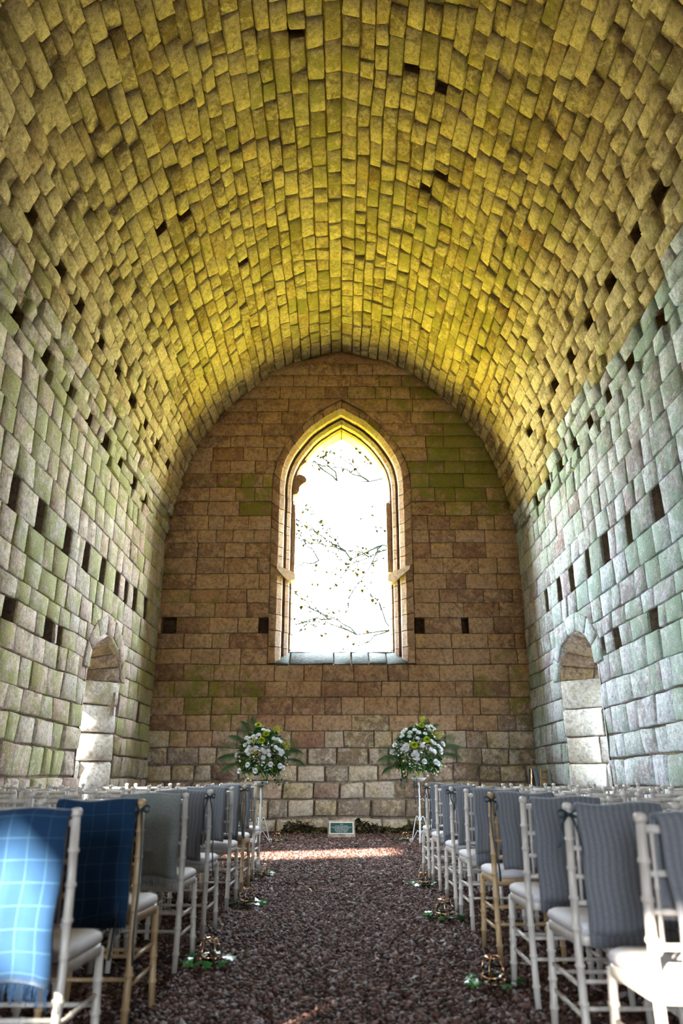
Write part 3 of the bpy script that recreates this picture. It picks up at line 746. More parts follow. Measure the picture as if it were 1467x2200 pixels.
# ------------------------------------------------------------------ gravel
def gravel():
    rng = np.random.default_rng(5); P = []
    def patch(x0, x1, y0, y1, sp, s0, s1):
        nx, ny = int((x1 - x0) / sp), int((y1 - y0) / sp)
        gx, gy = np.meshgrid(np.arange(nx), np.arange(ny)); n = nx * ny
        x = x0 + (gx.ravel() + rng.random(n)) * sp; y = y0 + (gy.ravel() + rng.random(n)) * sp
        P.append(np.stack([x, y, rng.uniform(s0, s1, n) * np.where(rng.random(n) < .06, 1.6, 1)], 1))
    patch(-1.25, 1.25, 2.6, 7.5, .020, .010, .022)
    patch(-1.25, 1.25, 7.5, 15.1, .027, .013, .026)
    patch(-3.7, -1.25, 2.0, 15.1, .042, .018, .034); patch(1.25, 3.7, 2.0, 15.1, .042, .018, .034)
    P_ = np.concatenate(P); n = len(P_)
    base = np.array([[1, 0, 0], [-1, 0, 0], [0, 1, 0], [0, -1, 0], [0, 0, 1], [0, 0, -1]], float)
    tri = np.array([[0, 2, 4], [2, 1, 4], [1, 3, 4], [3, 0, 4], [2, 0, 5], [1, 2, 5], [3, 1, 5], [0, 3, 5]])
    V = np.repeat(base[None], n, 0) + rng.normal(0, .28, (n, 6, 3))
    V *= np.stack([rng.uniform(.6, 1.25, n), rng.uniform(.6, 1.25, n), rng.uniform(.3, .62, n)], 1)[:, None]
    a = rng.uniform(0, 6.28, n); t = rng.normal(0, .35, n)
    ct, st = np.cos(t)[:, None], np.sin(t)[:, None]
    y, z = V[:, :, 1] * ct - V[:, :, 2] * st, V[:, :, 1] * st + V[:, :, 2] * ct
    x = V[:, :, 0]; ca, sa = np.cos(a)[:, None], np.sin(a)[:, None]
    W_ = np.stack([x * ca - y * sa, x * sa + y * ca, z], 2) * P_[:, 2][:, None, None]
    W_[:, :, 0] += P_[:, 0][:, None]; W_[:, :, 1] += P_[:, 1][:, None]
    W_[:, :, 2] += (-.009 + rng.random(n) * .008 + gz(P_[:, 1]))[:, None]
    F = (tri[None] + (np.arange(n) * 6)[:, None, None]).reshape(-1, 3)
    me = bpy.data.meshes.new('gravel_chips'); nv, nf = n * 6, len(F)
    me.vertices.add(nv); me.vertices.foreach_set('co', W_.reshape(-1).astype(np.float32))
    me.loops.add(nf * 3); me.loops.foreach_set('vertex_index', F.ravel().astype(np.int32))
    me.polygons.add(nf); me.polygons.foreach_set('loop_start', np.arange(0, nf * 3, 3, dtype=np.int32))
    me.update(calc_edges=True); me.validate()
    col = np.ones((nv, 4), np.float32); col[:, 0] = np.repeat(rng.random(n), 6); at = me.color_attributes.new('sc', 'FLOAT_COLOR', 'POINT'); at.data.foreach_set('color', col.ravel())
    me.materials.append(M['gravel']); o = link('gravel_chips', me, floor); tag(o, kind='stuff')
gravel()

# ------------------------------------------------------------------ chairs
def bamboo(pts, r, rings, n=8):
    """turned rod with knuckles at the given fractions"""
    mb = MB(); pts = [Vector(p) for p in pts]
    L = [0]
    for a, b in zip(pts, pts[1:]): L.append(L[-1] + (b - a).length)
    def at(f):
        d = f * L[-1]
        for i in range(len(pts) - 1):
            if d <= L[i + 1] + 1e-9: t = (d - L[i]) / (L[i + 1] - L[i]); return pts[i].lerp(pts[i + 1], t)
        return pts[-1]
    fr = {0: r * .92, 1: r * .92}
    for i in range(1, len(pts) - 1): fr[L[i] / L[-1]] = r
    for k in rings:
        e = .009 / L[-1]; fr[k - e] = r; fr[k - e * .4] = r * 1.28; fr[k + e * .4] = r * 1.28; fr[k + e] = r
    ks = sorted(f for f in fr if 0 <= f <= 1)
    tube(mb, [at(f) for f in ks], [fr[f] for f in ks], n)
    return mb
HW = .185
def make_chair(wm):
    root = empty('banquet_chair')
    for s in (-1, 1):
        x = s * HW
        mb = bamboo([(x, -.225, 0), (x, -.205, .2), (x, -.198, .45), (x, -.21, .68), (x, -.232, .905)], .0165, (.10, .24, .38, .52, .64, .76, .88))
        bp_ = mb.build('back_post', wm, root)
        mb = MB(); lathe(mb, [(.0, .903), (.017, .905), (.021, .912), (.021, .922), (.016, .931), (.0, .935)], 10, None, x, -.232); mb.build('finial', wm, bp_)
        xf = s * (HW + .008)
        bamboo([(xf, .185, .43), (xf + s * .006, .19, .2), (xf + s * .012, .20, 0)], .0165, (.25, .5, .75)).build('front_leg', wm, root)
        for z in (.17, .27):
            bamboo([(x, -.205, z), (x + s * .01, .19, z + .005)], .0095, (.35, .65), 6).build('stretcher', wm, root)
    for z in (.2, .29):
        bamboo([(-HW, -.205, z), (HW, -.205, z)], .0095, (.3, .7), 6).build('stretcher', wm, root)
    bamboo([(-HW, .19, .24), (HW, .19, .24)], .0095, (.3, .7), 6).build('stretcher', wm, root)
    def yb(z): return float(np.interp(z, [.45, .68, .905], [-.198, -.21, -.232]))
    for z, r in ((.885, .0135), (.76, .0105), (.655, .0105), (.56, .0105)):
        bamboo([(-HW, yb(z), z), (HW, yb(z), z)], r, (.33, .67), 8).build('back_rail', wm, root)
    for k in range(6):
        x = -HW + 2 * HW * (k + .5) / 6
        bamboo([(x, yb(.56), .56), (x, yb(.885), .885)], .0075, (.5,), 6).build('spindle', wm, root)
    # seat rail and cushion: rounded trapezoid
    def outl(sx, n=7):
        out = []
        cr = .055
        for (cx, cy__, a0) in ((sx * .205 - cr, .205 - cr, 0), (-(sx * .205 - cr), .205 - cr, 90), (-(sx * .19 - cr), -.19 + cr, 180), (sx * .19 - cr, -.19 + cr, 270)):
            for k in range(n):
                a = math.radians(a0 + 90 * k / (n - 1)); out.append((cx + cr * math.cos(a), cy__ + cr * math.sin(a)))
        return out
    def prism(layers, name, m):
        mb = MB(); vs2 = []; o = outl(1); n = len(o)
        for sc, z in layers: vs2 += [(x * sc, y * sc, z) for x, y in o]
        fs2 = [(i * n + j, i * n + (j + 1) % n, (i + 1) * n + (j + 1) % n, (i + 1) * n + j) for i in range(len(layers) - 1) for j in range(n)]
        fs2 += [tuple(range(n - 1, -1, -1)), tuple(range((len(layers) - 1) * n, len(layers) * n))]
        mb.add(vs2, fs2); mb.build(name, m, root)
    prism([(.95, .405), (1.0, .41), (1.0, .44), (.98, .445)], 'seat_frame', wm)
    prism([(.95, .444), (1.0, .455), (1.01, .468), (.985, .482), (.9, .492), (.6, .498), (.2, .50)], 'seat_cushion', 'cushion')
    return root
proto = {'lime': make_chair('lime'), 'tan': make_chair('tan')}
used = {'lime': False, 'tan': False}
def place_chair(kind, x, y, rz=0, z=0):
    o = proto[kind] if not used[kind] else copy_tree(proto[kind]); used[kind] = True
    o.location = (x, y, z + gz(y)); o.rotation_euler = (0, 0, rz); return o

AX = .925 + HW
LROWS = [2.81, 3.71, 4.74, 5.61, 6.71, 7.60, 8.53]
RROWS = [2.50, 3.29, 4.08, 4.95, 5.91, 6.71, 7.74, 8.64]
NTH = ['first', 'second', 'third', 'fourth', 'fifth', 'sixth', 'seventh', 'eighth']
def throw(name, mat, w_, back, front, x, y, rz, fringe=0, seed=0, skew=0, double=0):
    """woollen throw hung over the top rail; local frame of the chair"""
    rg = random.Random(seed); mb = MB(); nu = 15
    path = []
    nb, nf = 14, 8
    zt = .906; yr = -.232
    for k in range(nb + 1): path.append((yr - .030 - .012 * math.sin(PI * k / nb) - .02 * (1 - k / nb), zt - back * (1 - k / nb)))
    for k in range(1, 6): a = PI * (1 - k / 6); path.append((yr + .030 * math.cos(a), zt + .022 * math.sin(a)))
    for k in range(nf + 1): path.append((yr + .032 + .02 * k / nf, zt - front * k / nf))
    ph = rg.uniform(0, 6); vs2 = []; uvs = []; L = 0; prev = None
    tot = len(path)
    for j, (py, pz) in enumerate(path):
        if prev: L += math.hypot(py - prev[0], pz - prev[1])
        prev = (py, pz); drop = max(0, (zt - pz) / .45); side = -1 if j <= nb else 1
        for i in range(nu):
            u = i / (nu - 1) - .5
            wv = (math.sin(u * 9 + ph) * .010 + math.sin(u * 19 + ph * 2) * .007) * min(1, drop * 1.6)
            sag = -.004 * math.cos(u * PI) + .006 * math.sin(u * 7 + ph) * (1 if drop == 0 else .4)
            xx = u * w_ * (1 + .03 * drop) + skew * drop * .05 + .004 * math.sin(j * .8 + ph)
            yy = py + side * abs(wv) * 1.2; zz = pz + sag + (.012 * math.sin(u * 5 + ph) * drop if j < 3 else 0)
            vs2.append((xx, yy, zz)); uvs.append((u * w_ + .3, L))
    fs2 = [(j * nu + i, (j * nu + i + 1), (j + 1) * nu + i + 1, (j + 1) * nu + i) for j in range(tot - 1) for i in range(nu - 1)]
    mb.add(vs2, fs2); me = mb.mesh(name); me.materials.append(M[mat])
    uvl = me.uv_layers.new(name='UVMap'); li = np.zeros(len(me.loops), np.int32); me.loops.foreach_get('vertex_index', li)
    uvl.data.foreach_set('uv', np.array(uvs, np.float32)[li].ravel())
    root = empty(name, (x, y, gz(y)), rz)
    c = link('cloth', me, root); sd = c.modifiers.new('thickness', 'SOLIDIFY'); sd.thickness = .012; sd.offset = 0
    if double:          # longer inner fold seen below the outer one
        mb = MB(); v3 = []; u3 = []
        for j in range(9):
            z = zt - .03 - (back + double - .03) * j / 8
            for i in range(nu):
                u = i / (nu - 1) - .5
                v3.append((u * w_ * .97, yr - .018 - .006 * math.sin(u * 11 + ph), z)); u3.append((u * w_ + .3, z))
        mb.add(v3, [(j * nu + i, j * nu + i + 1, (j + 1) * nu + i + 1, (j + 1) * nu + i) for j in range(8) for i in range(nu - 1)])
        me2 = mb.mesh('inner_fold'); me2.materials.append(M[mat]); uvl = me2.uv_layers.new(name='UVMap'); li = np.zeros(len(me2.loops), np.int32); me2.loops.foreach_get('vertex_index', li)
        uvl.data.foreach_set('uv', np.array(u3, np.float32)[li].ravel())
        c2 = link('inner_fold', me2, c); sd = c2.modifiers.new('thickness', 'SOLIDIFY'); sd.thickness = .010; sd.offset = 0
    if fringe:
        ys = [(0, 0)] if fringe == 1 else [(0, 0), (.13, .008)]
        mb = MB()
        for (up, out_) in ys:
            for k in range(60):
                u = k / 59 - .5; i = min(nu - 2, int((u + .5) * (nu - 1))); p = Vector(vs2[i]).lerp(Vector(vs2[i + 1]), (u + .5) * (nu - 1) - i)
                p.z += up; p.y -= out_; l = rg.uniform(.04, .065); dx = rg.uniform(-.01, .01)
                tube(mb, [p, p + Vector((dx * .5, -.002, -l * .5)), p + Vector((dx, rg.uniform(-.006, .004), -l))], [.0016, .0018, .0022], 4, cap=False)
        tag(mb.build('fringe', mat, c), kind='stuff')
    return root
def ribbon(x, y, side, tails):
    root = empty('ribbon_bow', (x, y, .89 + gz(y)))
    # wrap
    mb = MB(); lathe(mb, [(.0195, -.008), (.0205, 0), (.0195, .008)], 12); mb.build('wrap', 'ribbon', root)
    def band(pts, w_, name, axis):
        mb = MB(); vs2 = []
        for p in pts: vs2 += [Vector(p) - Vector(axis) * w_ / 2, Vector(p) + Vector(axis) * w_ / 2]
        mb.add(vs2, [(2 * i, 2 * i + 1, 2 * i + 3, 2 * i + 2) for i in range(len(pts) - 1)])
        me = mb.mesh(name); me.materials.append(M['ribbon']); o = link(name, me, root)
        m_ = o.modifiers.new('thickness', 'SOLIDIFY'); m_.thickness = .0016
    for s in (-1, 1):
        pts = [(s * (.004 + .042 * math.sin(PI * k / 10)) * 1.0, -.022 - .006 * math.sin(PI * k / 10), .014 * math.sin(2 * PI * k / 10) + .004) for k in range(11)]
        band(pts, .012, 'bow_loop', (.25 * s, -.6, .75))
    for s, ln, dr in tails:
        pts = [(s * (.006 + .018 * t + .012 * math.sin(t * 5)) + dr * t, -.024 - .035 * math.sin(t * 2.2), -ln * t) for t in [k / 12 for k in range(13)]]
        band(pts, .011, 'tail', (.9, -.43, 0))
    return root

BLK = {-1: 'the beige moss-streaked wall', 1: 'the grey-white wall'}
throws = {}
tan_rows = {(-1, 3.71), (-1, 7.60), (1, 4.95)}
for sgn, rowsY in ((-1, LROWS), (1, RROWS)):
    n = len(rowsY)
    for r, yf in enumerate(rowsY):
        far = NTH[n - 1 - r]
        for c in range(6):
            x = sgn * (AX + c * .46); y = yf + .225 + (0 if c == 0 else R.uniform(-.04, .04))
            rz = 0 if c == 0 else R.uniform(-.02, .02)
            kind = 'tan' if (c == 0 and (sgn, yf) in tan_rows) else 'lime'
            ch = place_chair(kind, x, y, rz)
            if c == 0:
                col = 'natural tan' if kind == 'tan' else 'limewashed'
                tag(ch, '%s aisle chair, %s row from flower stand, by %s' % (col, far, BLK[sgn]), 'chair', 'chairs along the aisle')
            else:
                tag(ch, 'limewashed chair, %s from the aisle, %s row from flower stand, by %s' % (NTH[c], far, BLK[sgn]), 'chair', 'plain chairs by ' + BLK[sgn])
        # throw on the aisle chair
        y = yf + .225; rz = 0; x = sgn * AX
        if sgn < 0 and r == 0: t = throw('throw', 'plaid', .37, .50, .30, x - .012, y, 0, 1, 1); lab = 'navy checked fringed throw with a sunlit pale blue streak'
        elif sgn < 0 and r == 1: t = throw('throw', 'plaid', .36, .47, .25, x - .012, y, 0, 1, 2, double=.03); lab = 'dark navy checked fringed throw on the tan chair, in full shade'
        elif sgn < 0 and r == 2: t = throw('throw', 'wool', .36, .42, .25, x - .015, y, 0, 2, 3); lab = 'grey-green woollen throw with two rows of fringe on aisle chair'
        else:
            t = throw('throw', 'herring', R.uniform(.33, .365) if r < 5 else .33, R.uniform(.39, .44), R.uniform(.25, .36), x + sgn * R.uniform(.012, .028), y, 0, 0, 10 + r + 20 * (sgn > 0), skew=sgn * R.uniform(0, .6), double=R.choice((.06, .08, 0)) if sgn > 0 else R.choice((.05, 0)))
            lab = 'grey throw on aisle chair, %s row from flower stand, by %s' % (far, BLK[sgn])
        tag(t, lab, 'throw', 'throws on the aisle chairs')
for (sgn, yf, tails) in ((-1, 3.71, [(1, .62, .02), (-1, .60, -.06)]), (-1, 5.61, [(1, .50, .05), (-1, .30, 0)]), (-1, 7.60, [(1, .42, 0), (-1, .40, .01)]),
                         (1, 8.64, [(1, .42, .01), (-1, .10, 0)]), (1, 6.71, [(1, .14, .0), (-1, .13, .03)]), (1, 4.95, [(-1, .45, .03), (1, .09, .0)]), (1, 3.29, [(-1, .12, -.05), (1, .3, .03)])):
    n = len(LROWS if sgn < 0 else RROWS); far = NTH[n - 1 - (LROWS if sgn < 0 else RROWS).index(yf)]
    tag(ribbon(sgn * .925, yf - .006, sgn, tails), 'dark ribbon bow, %s row from flower stand, by %s' % (far, BLK[sgn]), 'ribbon', 'ribbons on the aisle chairs')

# tan chairs turned sideways by the grey-white wall, on a low stone step
mb = MB()
box(mb, 2.7, 3.70, 13.2, 14.55, -.02 + gz(14), .165 + gz(14), (.4, .4, .5))
bmx = bmesh.new(); mmx = mb.mesh('stone_step'); bmx.from_mesh(mmx); bmesh.ops.bevel(bmx, geom=bmx.edges[:], offset=.015, segments=2, affect='EDGES'); bmx.to_mesh(mmx); bmx.free()
mmx.materials.append(M['base']); tag(link('stone_step', mmx), 'low stone step in the corner by the grey-white wall', 'step')
for (x, y, rz, lab) in ((3.40, 14.15, 1.05, 'tan chair turned sideways on the stone step, nothing on it'), (3.05, 13.55, 1.2, 'tan chair turned sideways on the stone step with dark jacket')):
    tag(place_chair('tan', x, y, rz, .165 + gz(14) - gz(y)), lab, 'chair', 'chairs on the stone step')
t = throw('jacket', 'herring', .40, .40, .3, 3.05, 13.55, 1.2, 0, 77); t.location.z = .165 + gz(13.55)
for c in t.children_recursive:
    c.data.materials.clear(); c.data.materials.append(simple('black_jacket_cloth', (.012, .014, .018), .9, var=.2))
tag(t, 'dark jacket hung over the back of a tan chair', 'jacket')

# ------------------------------------------------------------------ flower stands and arrangements
def rod_curve(pts, r, parent, name, m='metal_white', n=6):
    P = [Vector(p) for p in pts]; out = []
    for i in range(len(P) - 1):
        p0, p1, p2, p3 = P[max(i - 1, 0)], P[i], P[i + 1], P[min(i + 2, len(P) - 1)]
        for k in range(6):
            t = k / 6; out.append(.5 * (2 * p1 + (p2 - p0) * t + (2 * p0 - 5 * p1 + 4 * p2 - p3) * t * t + (3 * p1 - p0 - 3 * p2 + p3) * t ** 3))
    out.append(P[-1]); mb = MB(); tube(mb, out, r, n); return mb.build(name, m, parent)
def flower_stand(x, y, lab, hs=1.0):
    root = tag(empty('flower_stand', (x, y, gz(y))), lab, 'stand', 'flower stands')
    mb = MB(); tube(mb, [(0, 0, .0), (0, 0, 1.02)], .016, 10); mb.build('pole', 'metal_white', root)
    for k in range(3):
        a = math.radians(20 + 120 * k); c, s = math.cos(a), math.sin(a)
        f = lambda r, z: (c * r, s * r, z)
        rod_curve([f(.016, .36), f(.03, .40), f(.05, .425), f(.075, .40), f(.12, .22), f(.165, .02), f(.18, .008), f(.195, .02), f(.195, .05), f(.18, .06), f(.172, .045)], .0075, root, 'scroll_leg')
        rod_curve([f(.016, .16), f(.03, .185), f(.055, .19), f(.09, .13), f(.155, .03)], .006, root, 'leg_brace')
    mb = MB(); lathe(mb, [(.0, .735), (.02, .735), (.024, .75), (.02, .765)], 10); mb.build('collar', 'metal_white', root)
    rod_curve([(.016, 0, .70), (.05, 0, .72), (.075, 0, .70), (.08, 0, .68)], .005, root, 'hook')
    mb = MB(); lathe(mb, [(.0, 1.0), (.05, 1.0), (.10, 1.03), (.13, 1.07), (.125, 1.07), (.09, 1.035), (.0, 1.02)], 18); mb.build('bowl', 'metal_white', root)
    root.scale = (1, 1, hs); return root
LS, RS = (-1.29, 12.75), (1.24, 12.75)
flower_stand(*LS, 'white scrolled metal flower stand on the gravel by the beige wall side', .85)
flower_stand(*RS, 'white scrolled metal flower stand half hidden behind the grey-draped aisle chair', .90)

def petal_head(kind):
    mb = MB(); rg = random.Random(3)
    if kind == 'mum':           # open daisy-like chrysanthemum
        for ring, (n, r, h, tl) in enumerate(((14, .048, .006, .1), (12, .038, .014, .35), (8, .024, .020, .7))):
            for k in range(n):
                a = 2 * PI * (k + .5 * (ring % 2)) / n + rg.uniform(-.08, .08); c, s = math.cos(a), math.sin(a); wd = .010 if ring < 2 else .007
                q = lambda rr, off, z: (c * rr - s * off, s * rr + c * off, z)
                zt = h + r * tl * .5
                mb.add([q(.004, -.003, h * .5), q(.004, .003, h * .5), q(r * .65, wd * .5, h + .006 * tl + r * .1), q(r, 0, zt), q(r * .65, -wd * .5, h + .006 * tl + r * .1)], [(0, 1, 2, 3, 4)])
        lathe(mb, [(.012, .008), (.012, .016), (.006, .022), (.0, .023)], 8)
    elif kind == 'pom':         # dense ball of petals
        for ring in range(6):
            el = -.15 + ring * .3; n = max(4, int(15 * math.cos(el)))
            for k in range(n):
                a = 2 * PI * (k + .5 * (ring % 2)) / n; c, s = math.cos(a), math.sin(a); ce, se = math.cos(el), math.sin(el)
                f = lambda rr, off, up: (c * ce * rr - s * off - c * se * up, s * ce * rr + c * off - s * se * up, se * rr * .75 + ce * up + .012)
                r = .045
                mb.add([f(.010, -.004, 0), f(.010, .004, 0), f(r * .8, .0075, .004), f(r, 0, .009), f(r * .8, -.0075, .004)], [(0, 1, 2, 3, 4)])
    else:                       # bud
        lathe(mb, [(.0, -.012), (.010, -.008), (.0145, .0), (.011, .009), (.004, .014), (.0, .015)], 8)
    return mb
HEAD = {}
def head_mesh(kind, m):
    if (kind, m) not in HEAD:
        me = petal_head(kind).mesh(kind + '_' + m); me.materials.append(M[m]); HEAD[(kind, m)] = me
    return HEAD[(kind, m)]
def leaf_mesh(kind):
    if kind in HEAD: return HEAD[kind]
    mb = MB()
    if kind == 'lance':
        L, W_ = .11, .018
        rowsx = [(0, .15), (.25, .8), (.5, 1), (.75, .7), (1, .02)]
    else:
        L, W_ = .075, .03
        rowsx = [(0, .2), (.25, .9), (.5, 1), (.75, .65), (1, .03)]
    vs2 = []
    for t, w_ in rowsx:
        z = .25 * L * t * (1 - t) * 1.5 - .12 * L * t * t
        vs2 += [(-W_ * w_, L * t, z + W_ * w_ * .3), (0, L * t, z), (W_ * w_, L * t, z + W_ * w_ * .3)]
    mb.add(vs2, [(3 * i + j, 3 * i + j + 1, 3 * i + j + 4, 3 * i + j + 3) for i in range(4) for j in range(2)])
    HEAD[kind] = (mb.v, mb.f); return HEAD[kind]
def frond(parent, base, dirv, L, m='palm', n=16, droop=.25):
    d = Vector(dirv).normalized(); side = d.cross(Vector((0, -1, 0.2))).normalized(); up = side.cross(d).normalized()
    mb = MB(); sp = [Vector(base) + d * L * t + Vector((0, 0, -droop * L * t * t)) for t in [k / 10 for k in range(11)]]
    tube(mb, sp, [.003 * (1 - .07 * k) for k in range(11)], 4)
    for k in range(n):
        t = .25 + .75 * k / (n - 1); p = Vector(base) + d * L * t + Vector((0, 0, -droop * L * t * t))
        ll = L * .55 * math.sin(PI * (.25 + .65 * (1 - t))) + .02
        for s in (-1, 1):
            dd = (d * .75 + side * s * .7 + up * .1).normalized(); wv = dd.cross(up).normalized() * .0055
            q = p + dd * ll * .5 + up * .008; e = p + dd * ll - Vector((0, 0, .12 * ll))
            mb.add([p - wv * .4, p + wv * .4, q + wv, e, q - wv], [(0, 1, 2, 3, 4)])
    return mb.build('palm_frond', m, parent)

def arrangement(x, y, heads, greens, creams, buds, fronds, varieg, seed, lab, sc=980., cx=720, cz=1030, bz=.965):
    rg = random.Random(seed)
    root = tag(empty('flower_arrangement', (x, y, bz)), lab, 'flowers', 'pedestal flower arrangements')
    def pos(p, push=0):
        X = (p[0] - cx) / sc; Z = (cz - p[1]) / sc
        rr = (X / .46) ** 2 + ((Z - .46) / .55) ** 2
        return Vector((X, -.40 * math.sqrt(max(.02, 1 - min(1, rr))) - push, Z))
    def add_head(p, me, s, name):
        o = link(name, me, root); v = pos(p, .02); o.location = v
        d = (v - Vector((0, .12, .32))).normalized() + Vector((rg.uniform(-.2, .2), 0, .25 + rg.uniform(-.1, .2)))
        o.rotation_euler = d.to_track_quat('Z', 'Y').to_euler(); o.scale = (s,) * 3
    for p in heads: add_head(p, head_mesh('mum', 'pwhite'), rg.uniform(.95, 1.2), 'white_chrysanthemum')
    for p in creams: add_head(p, head_mesh('pom', 'pwhite'), rg.uniform(.85, 1.05), 'white_carnation')
    for p in greens: add_head(p, head_mesh('pom', 'pgreen'), 1.4, 'lime_green_chrysanthemum')
    for p in buds: add_head(p, head_mesh('bud', 'pcream'), rg.uniform(.9, 1.3), 'cream_bud')
    # foliage body: leaves scattered through the mass
    for (kind, m, cnt, name) in (('oval', 'leafd', 760, 'dark_foliage'), ('lance', 'leafm', 330, 'light_foliage')):
        lv, lf = leaf_mesh(kind); mb = MB()
        for _ in range(cnt):
            th = rg.uniform(0, 2 * PI); ph = math.acos(rg.uniform(-.75, 1)); rad = rg.uniform(.55, 1.0) ** .6
            d = Vector((math.sin(ph) * math.cos(th), math.sin(ph) * math.sin(th), math.cos(ph)))
            if m == 'leafm' and d.z > .25 and rg.random() < .7: continue
            wz = 1.0 if d.z > 0 else .85
            c = Vector((d.x * .38 * rad, d.y * .34 * rad, .40 + d.z * .42 * rad * wz))
            if c.z < .05 and abs(c.x) < .05: c.z += .08
            q = (d + Vector((rg.uniform(-.7, .7), rg.uniform(-.7, .7), rg.uniform(-.6, .5)))).normalized().to_track_quat('Y', 'Z').to_matrix()
            s = rg.uniform(.7, 1.35); mb.add([c + q @ Vector(p) * s for p in lv], lf)
        tag(mb.build(name, m, root), kind='stuff')
    mb = MB(); lv, lf = leaf_mesh('oval')     # trailing sprays below the bowl
    for k in range(7):
        a = rg.uniform(-.32, .32); ln = rg.uniform(.10, .24); p = Vector((a, -.16 + rg.uniform(-.05, .05), .12))
        tube(mb, [p, p + Vector((a * .2, -.02, -ln * .5)), p + Vector((a * .4, 0, -ln))], .002, 4)
        for j in range(9):
            t = j / 8; c = p + Vector((a * .4 * t + rg.uniform(-.02, .02), rg.uniform(-.02, .02), -ln * t)); q = Vector((rg.uniform(-1, 1), rg.uniform(-1, .3), rg.uniform(-1, .2))).normalized().to_track_quat('Y', 'Z').to_matrix()
            mb.add([c + q @ Vector(v) * .6 for v in lv], lf)
    tag(mb.build('trailing_spray', 'leafd', root), kind='stuff')
    for (b, d, L) in fronds: frond(root, b, d, L)
    lv, lf = leaf_mesh('lance')
    for p in varieg:
        mb = MB(); c = pos(p, .01)
        for k in range(5):
            a = -.9 + 1.8 * k / 4 + rg.uniform(-.15, .15)
            q = Vector((math.sin(a) + (.5 if p[0] > cx else -.2), -.35, math.cos(a))).normalized().to_track_quat('Y', 'Z').to_matrix()
            mb.add([c + q @ Vector(v) * rg.uniform(.8, 1.3) for v in lv], lf)
        mb.build('variegated_sprig', 'leafv', root)
    return root
HL = [(760, 265), (830, 285), (690, 345), (610, 365), (540, 400), (500, 385), (640, 400), (930, 400), (985, 410), (1020, 440), (550, 530), (520, 580), (590, 560), (550, 620), (760, 570), (800, 600), (850, 580), (860, 640), (780, 680), (960, 530), (1010, 560), (1050, 590), (1030, 620), (555, 450)]
CL = [(490, 495), (665, 550), (350, 640), (1150, 690), (540, 785), (660, 870), (405, 870), (885, 775), (1020, 795), (1060, 825)]
BL = [(500, 1000), (540, 980), (575, 1005), (480, 1020), (1100, 935), (1165, 945), (1190, 925), (395, 660), (1130, 770), (1220, 715), (1195, 670), (410, 725), (790, 750), (630, 660)]
arrangement(*LS, HL, [(672, 205), (805, 340), (745, 435)], CL, BL,
            [((-.12, -.1, .50), (-.75, -.25, .85), .42), ((-.1, -.05, .62), (-.35, -.2, 1), .40), ((-.15, -.1, .42), (-1, -.3, .25), .46), ((-.15, -.15, .36), (-1, -.4, -.05), .42), ((.2, -.1, .44), (1, -.3, .45), .40), ((.2, -.1, .40), (1, -.2, .1), .42)],
            [(930, 300), (985, 310), (1080, 510), (620, 480), (1100, 560), (650, 640)], 21, 'white and lime flower arrangement with wide palm fronds, on the stand by beige wall')
HR = [(420, 300), (450, 265), (400, 360), (505, 365), (590, 270), (520, 310), (650, 310), (630, 395), (800, 220), (860, 210), (900, 240), (840, 280), (750, 325), (430, 510), (395, 555), (460, 560), (460, 500), (700, 505), (850, 440), (890, 470), (830, 560), (880, 590), (960, 510), (1000, 550), (585, 600), (550, 640), (615, 640), (615, 695)]
CR = [(290, 495), (250, 590), (1030, 480), (985, 600), (720, 735), (900, 740), (940, 760)]
BR_ = [(360, 850), (405, 880), (420, 940), (885, 905), (925, 930), (945, 880), (780, 940), (405, 725), (330, 640), (375, 605), (1070, 800), (1000, 785)]
arrangement(*RS, HR, [(695, 215), (770, 425), (570, 505)], CR, BR_,
            [((.2, -.1, .45), (1, -.3, .55), .42), ((.2, -.1, .42), (1, -.25, .2), .40), ((-.2, -.1, .38), (-1, -.3, .2), .40), ((-.2, -.1, .32), (-1, -.3, -.15), .36), ((.05, -.1, .6), (.5, -.2, 1), .36)],
            [(735, 130), (700, 160), (930, 380), (980, 390), (890, 350)], 22, 'white and lime flower arrangement with leafy sprigs, above the grey-draped aisle chair', cx=660, cz=1000, bz=.995)
for (sx, sy, lab) in ((LS[0] + .03, LS[1] - .03, 'dark ribbon tied to flower stand pole by the beige wall'), (RS[0] - .02, RS[1] - .03, 'dark ribbon tied to flower stand pole behind the grey-draped chairs')):
    o = ribbon(sx - .03, sy + .03, 1, [(1, .30, .02), (-1, .26, 0)]); o.location.z = .90
    tag(o, lab, 'ribbon')

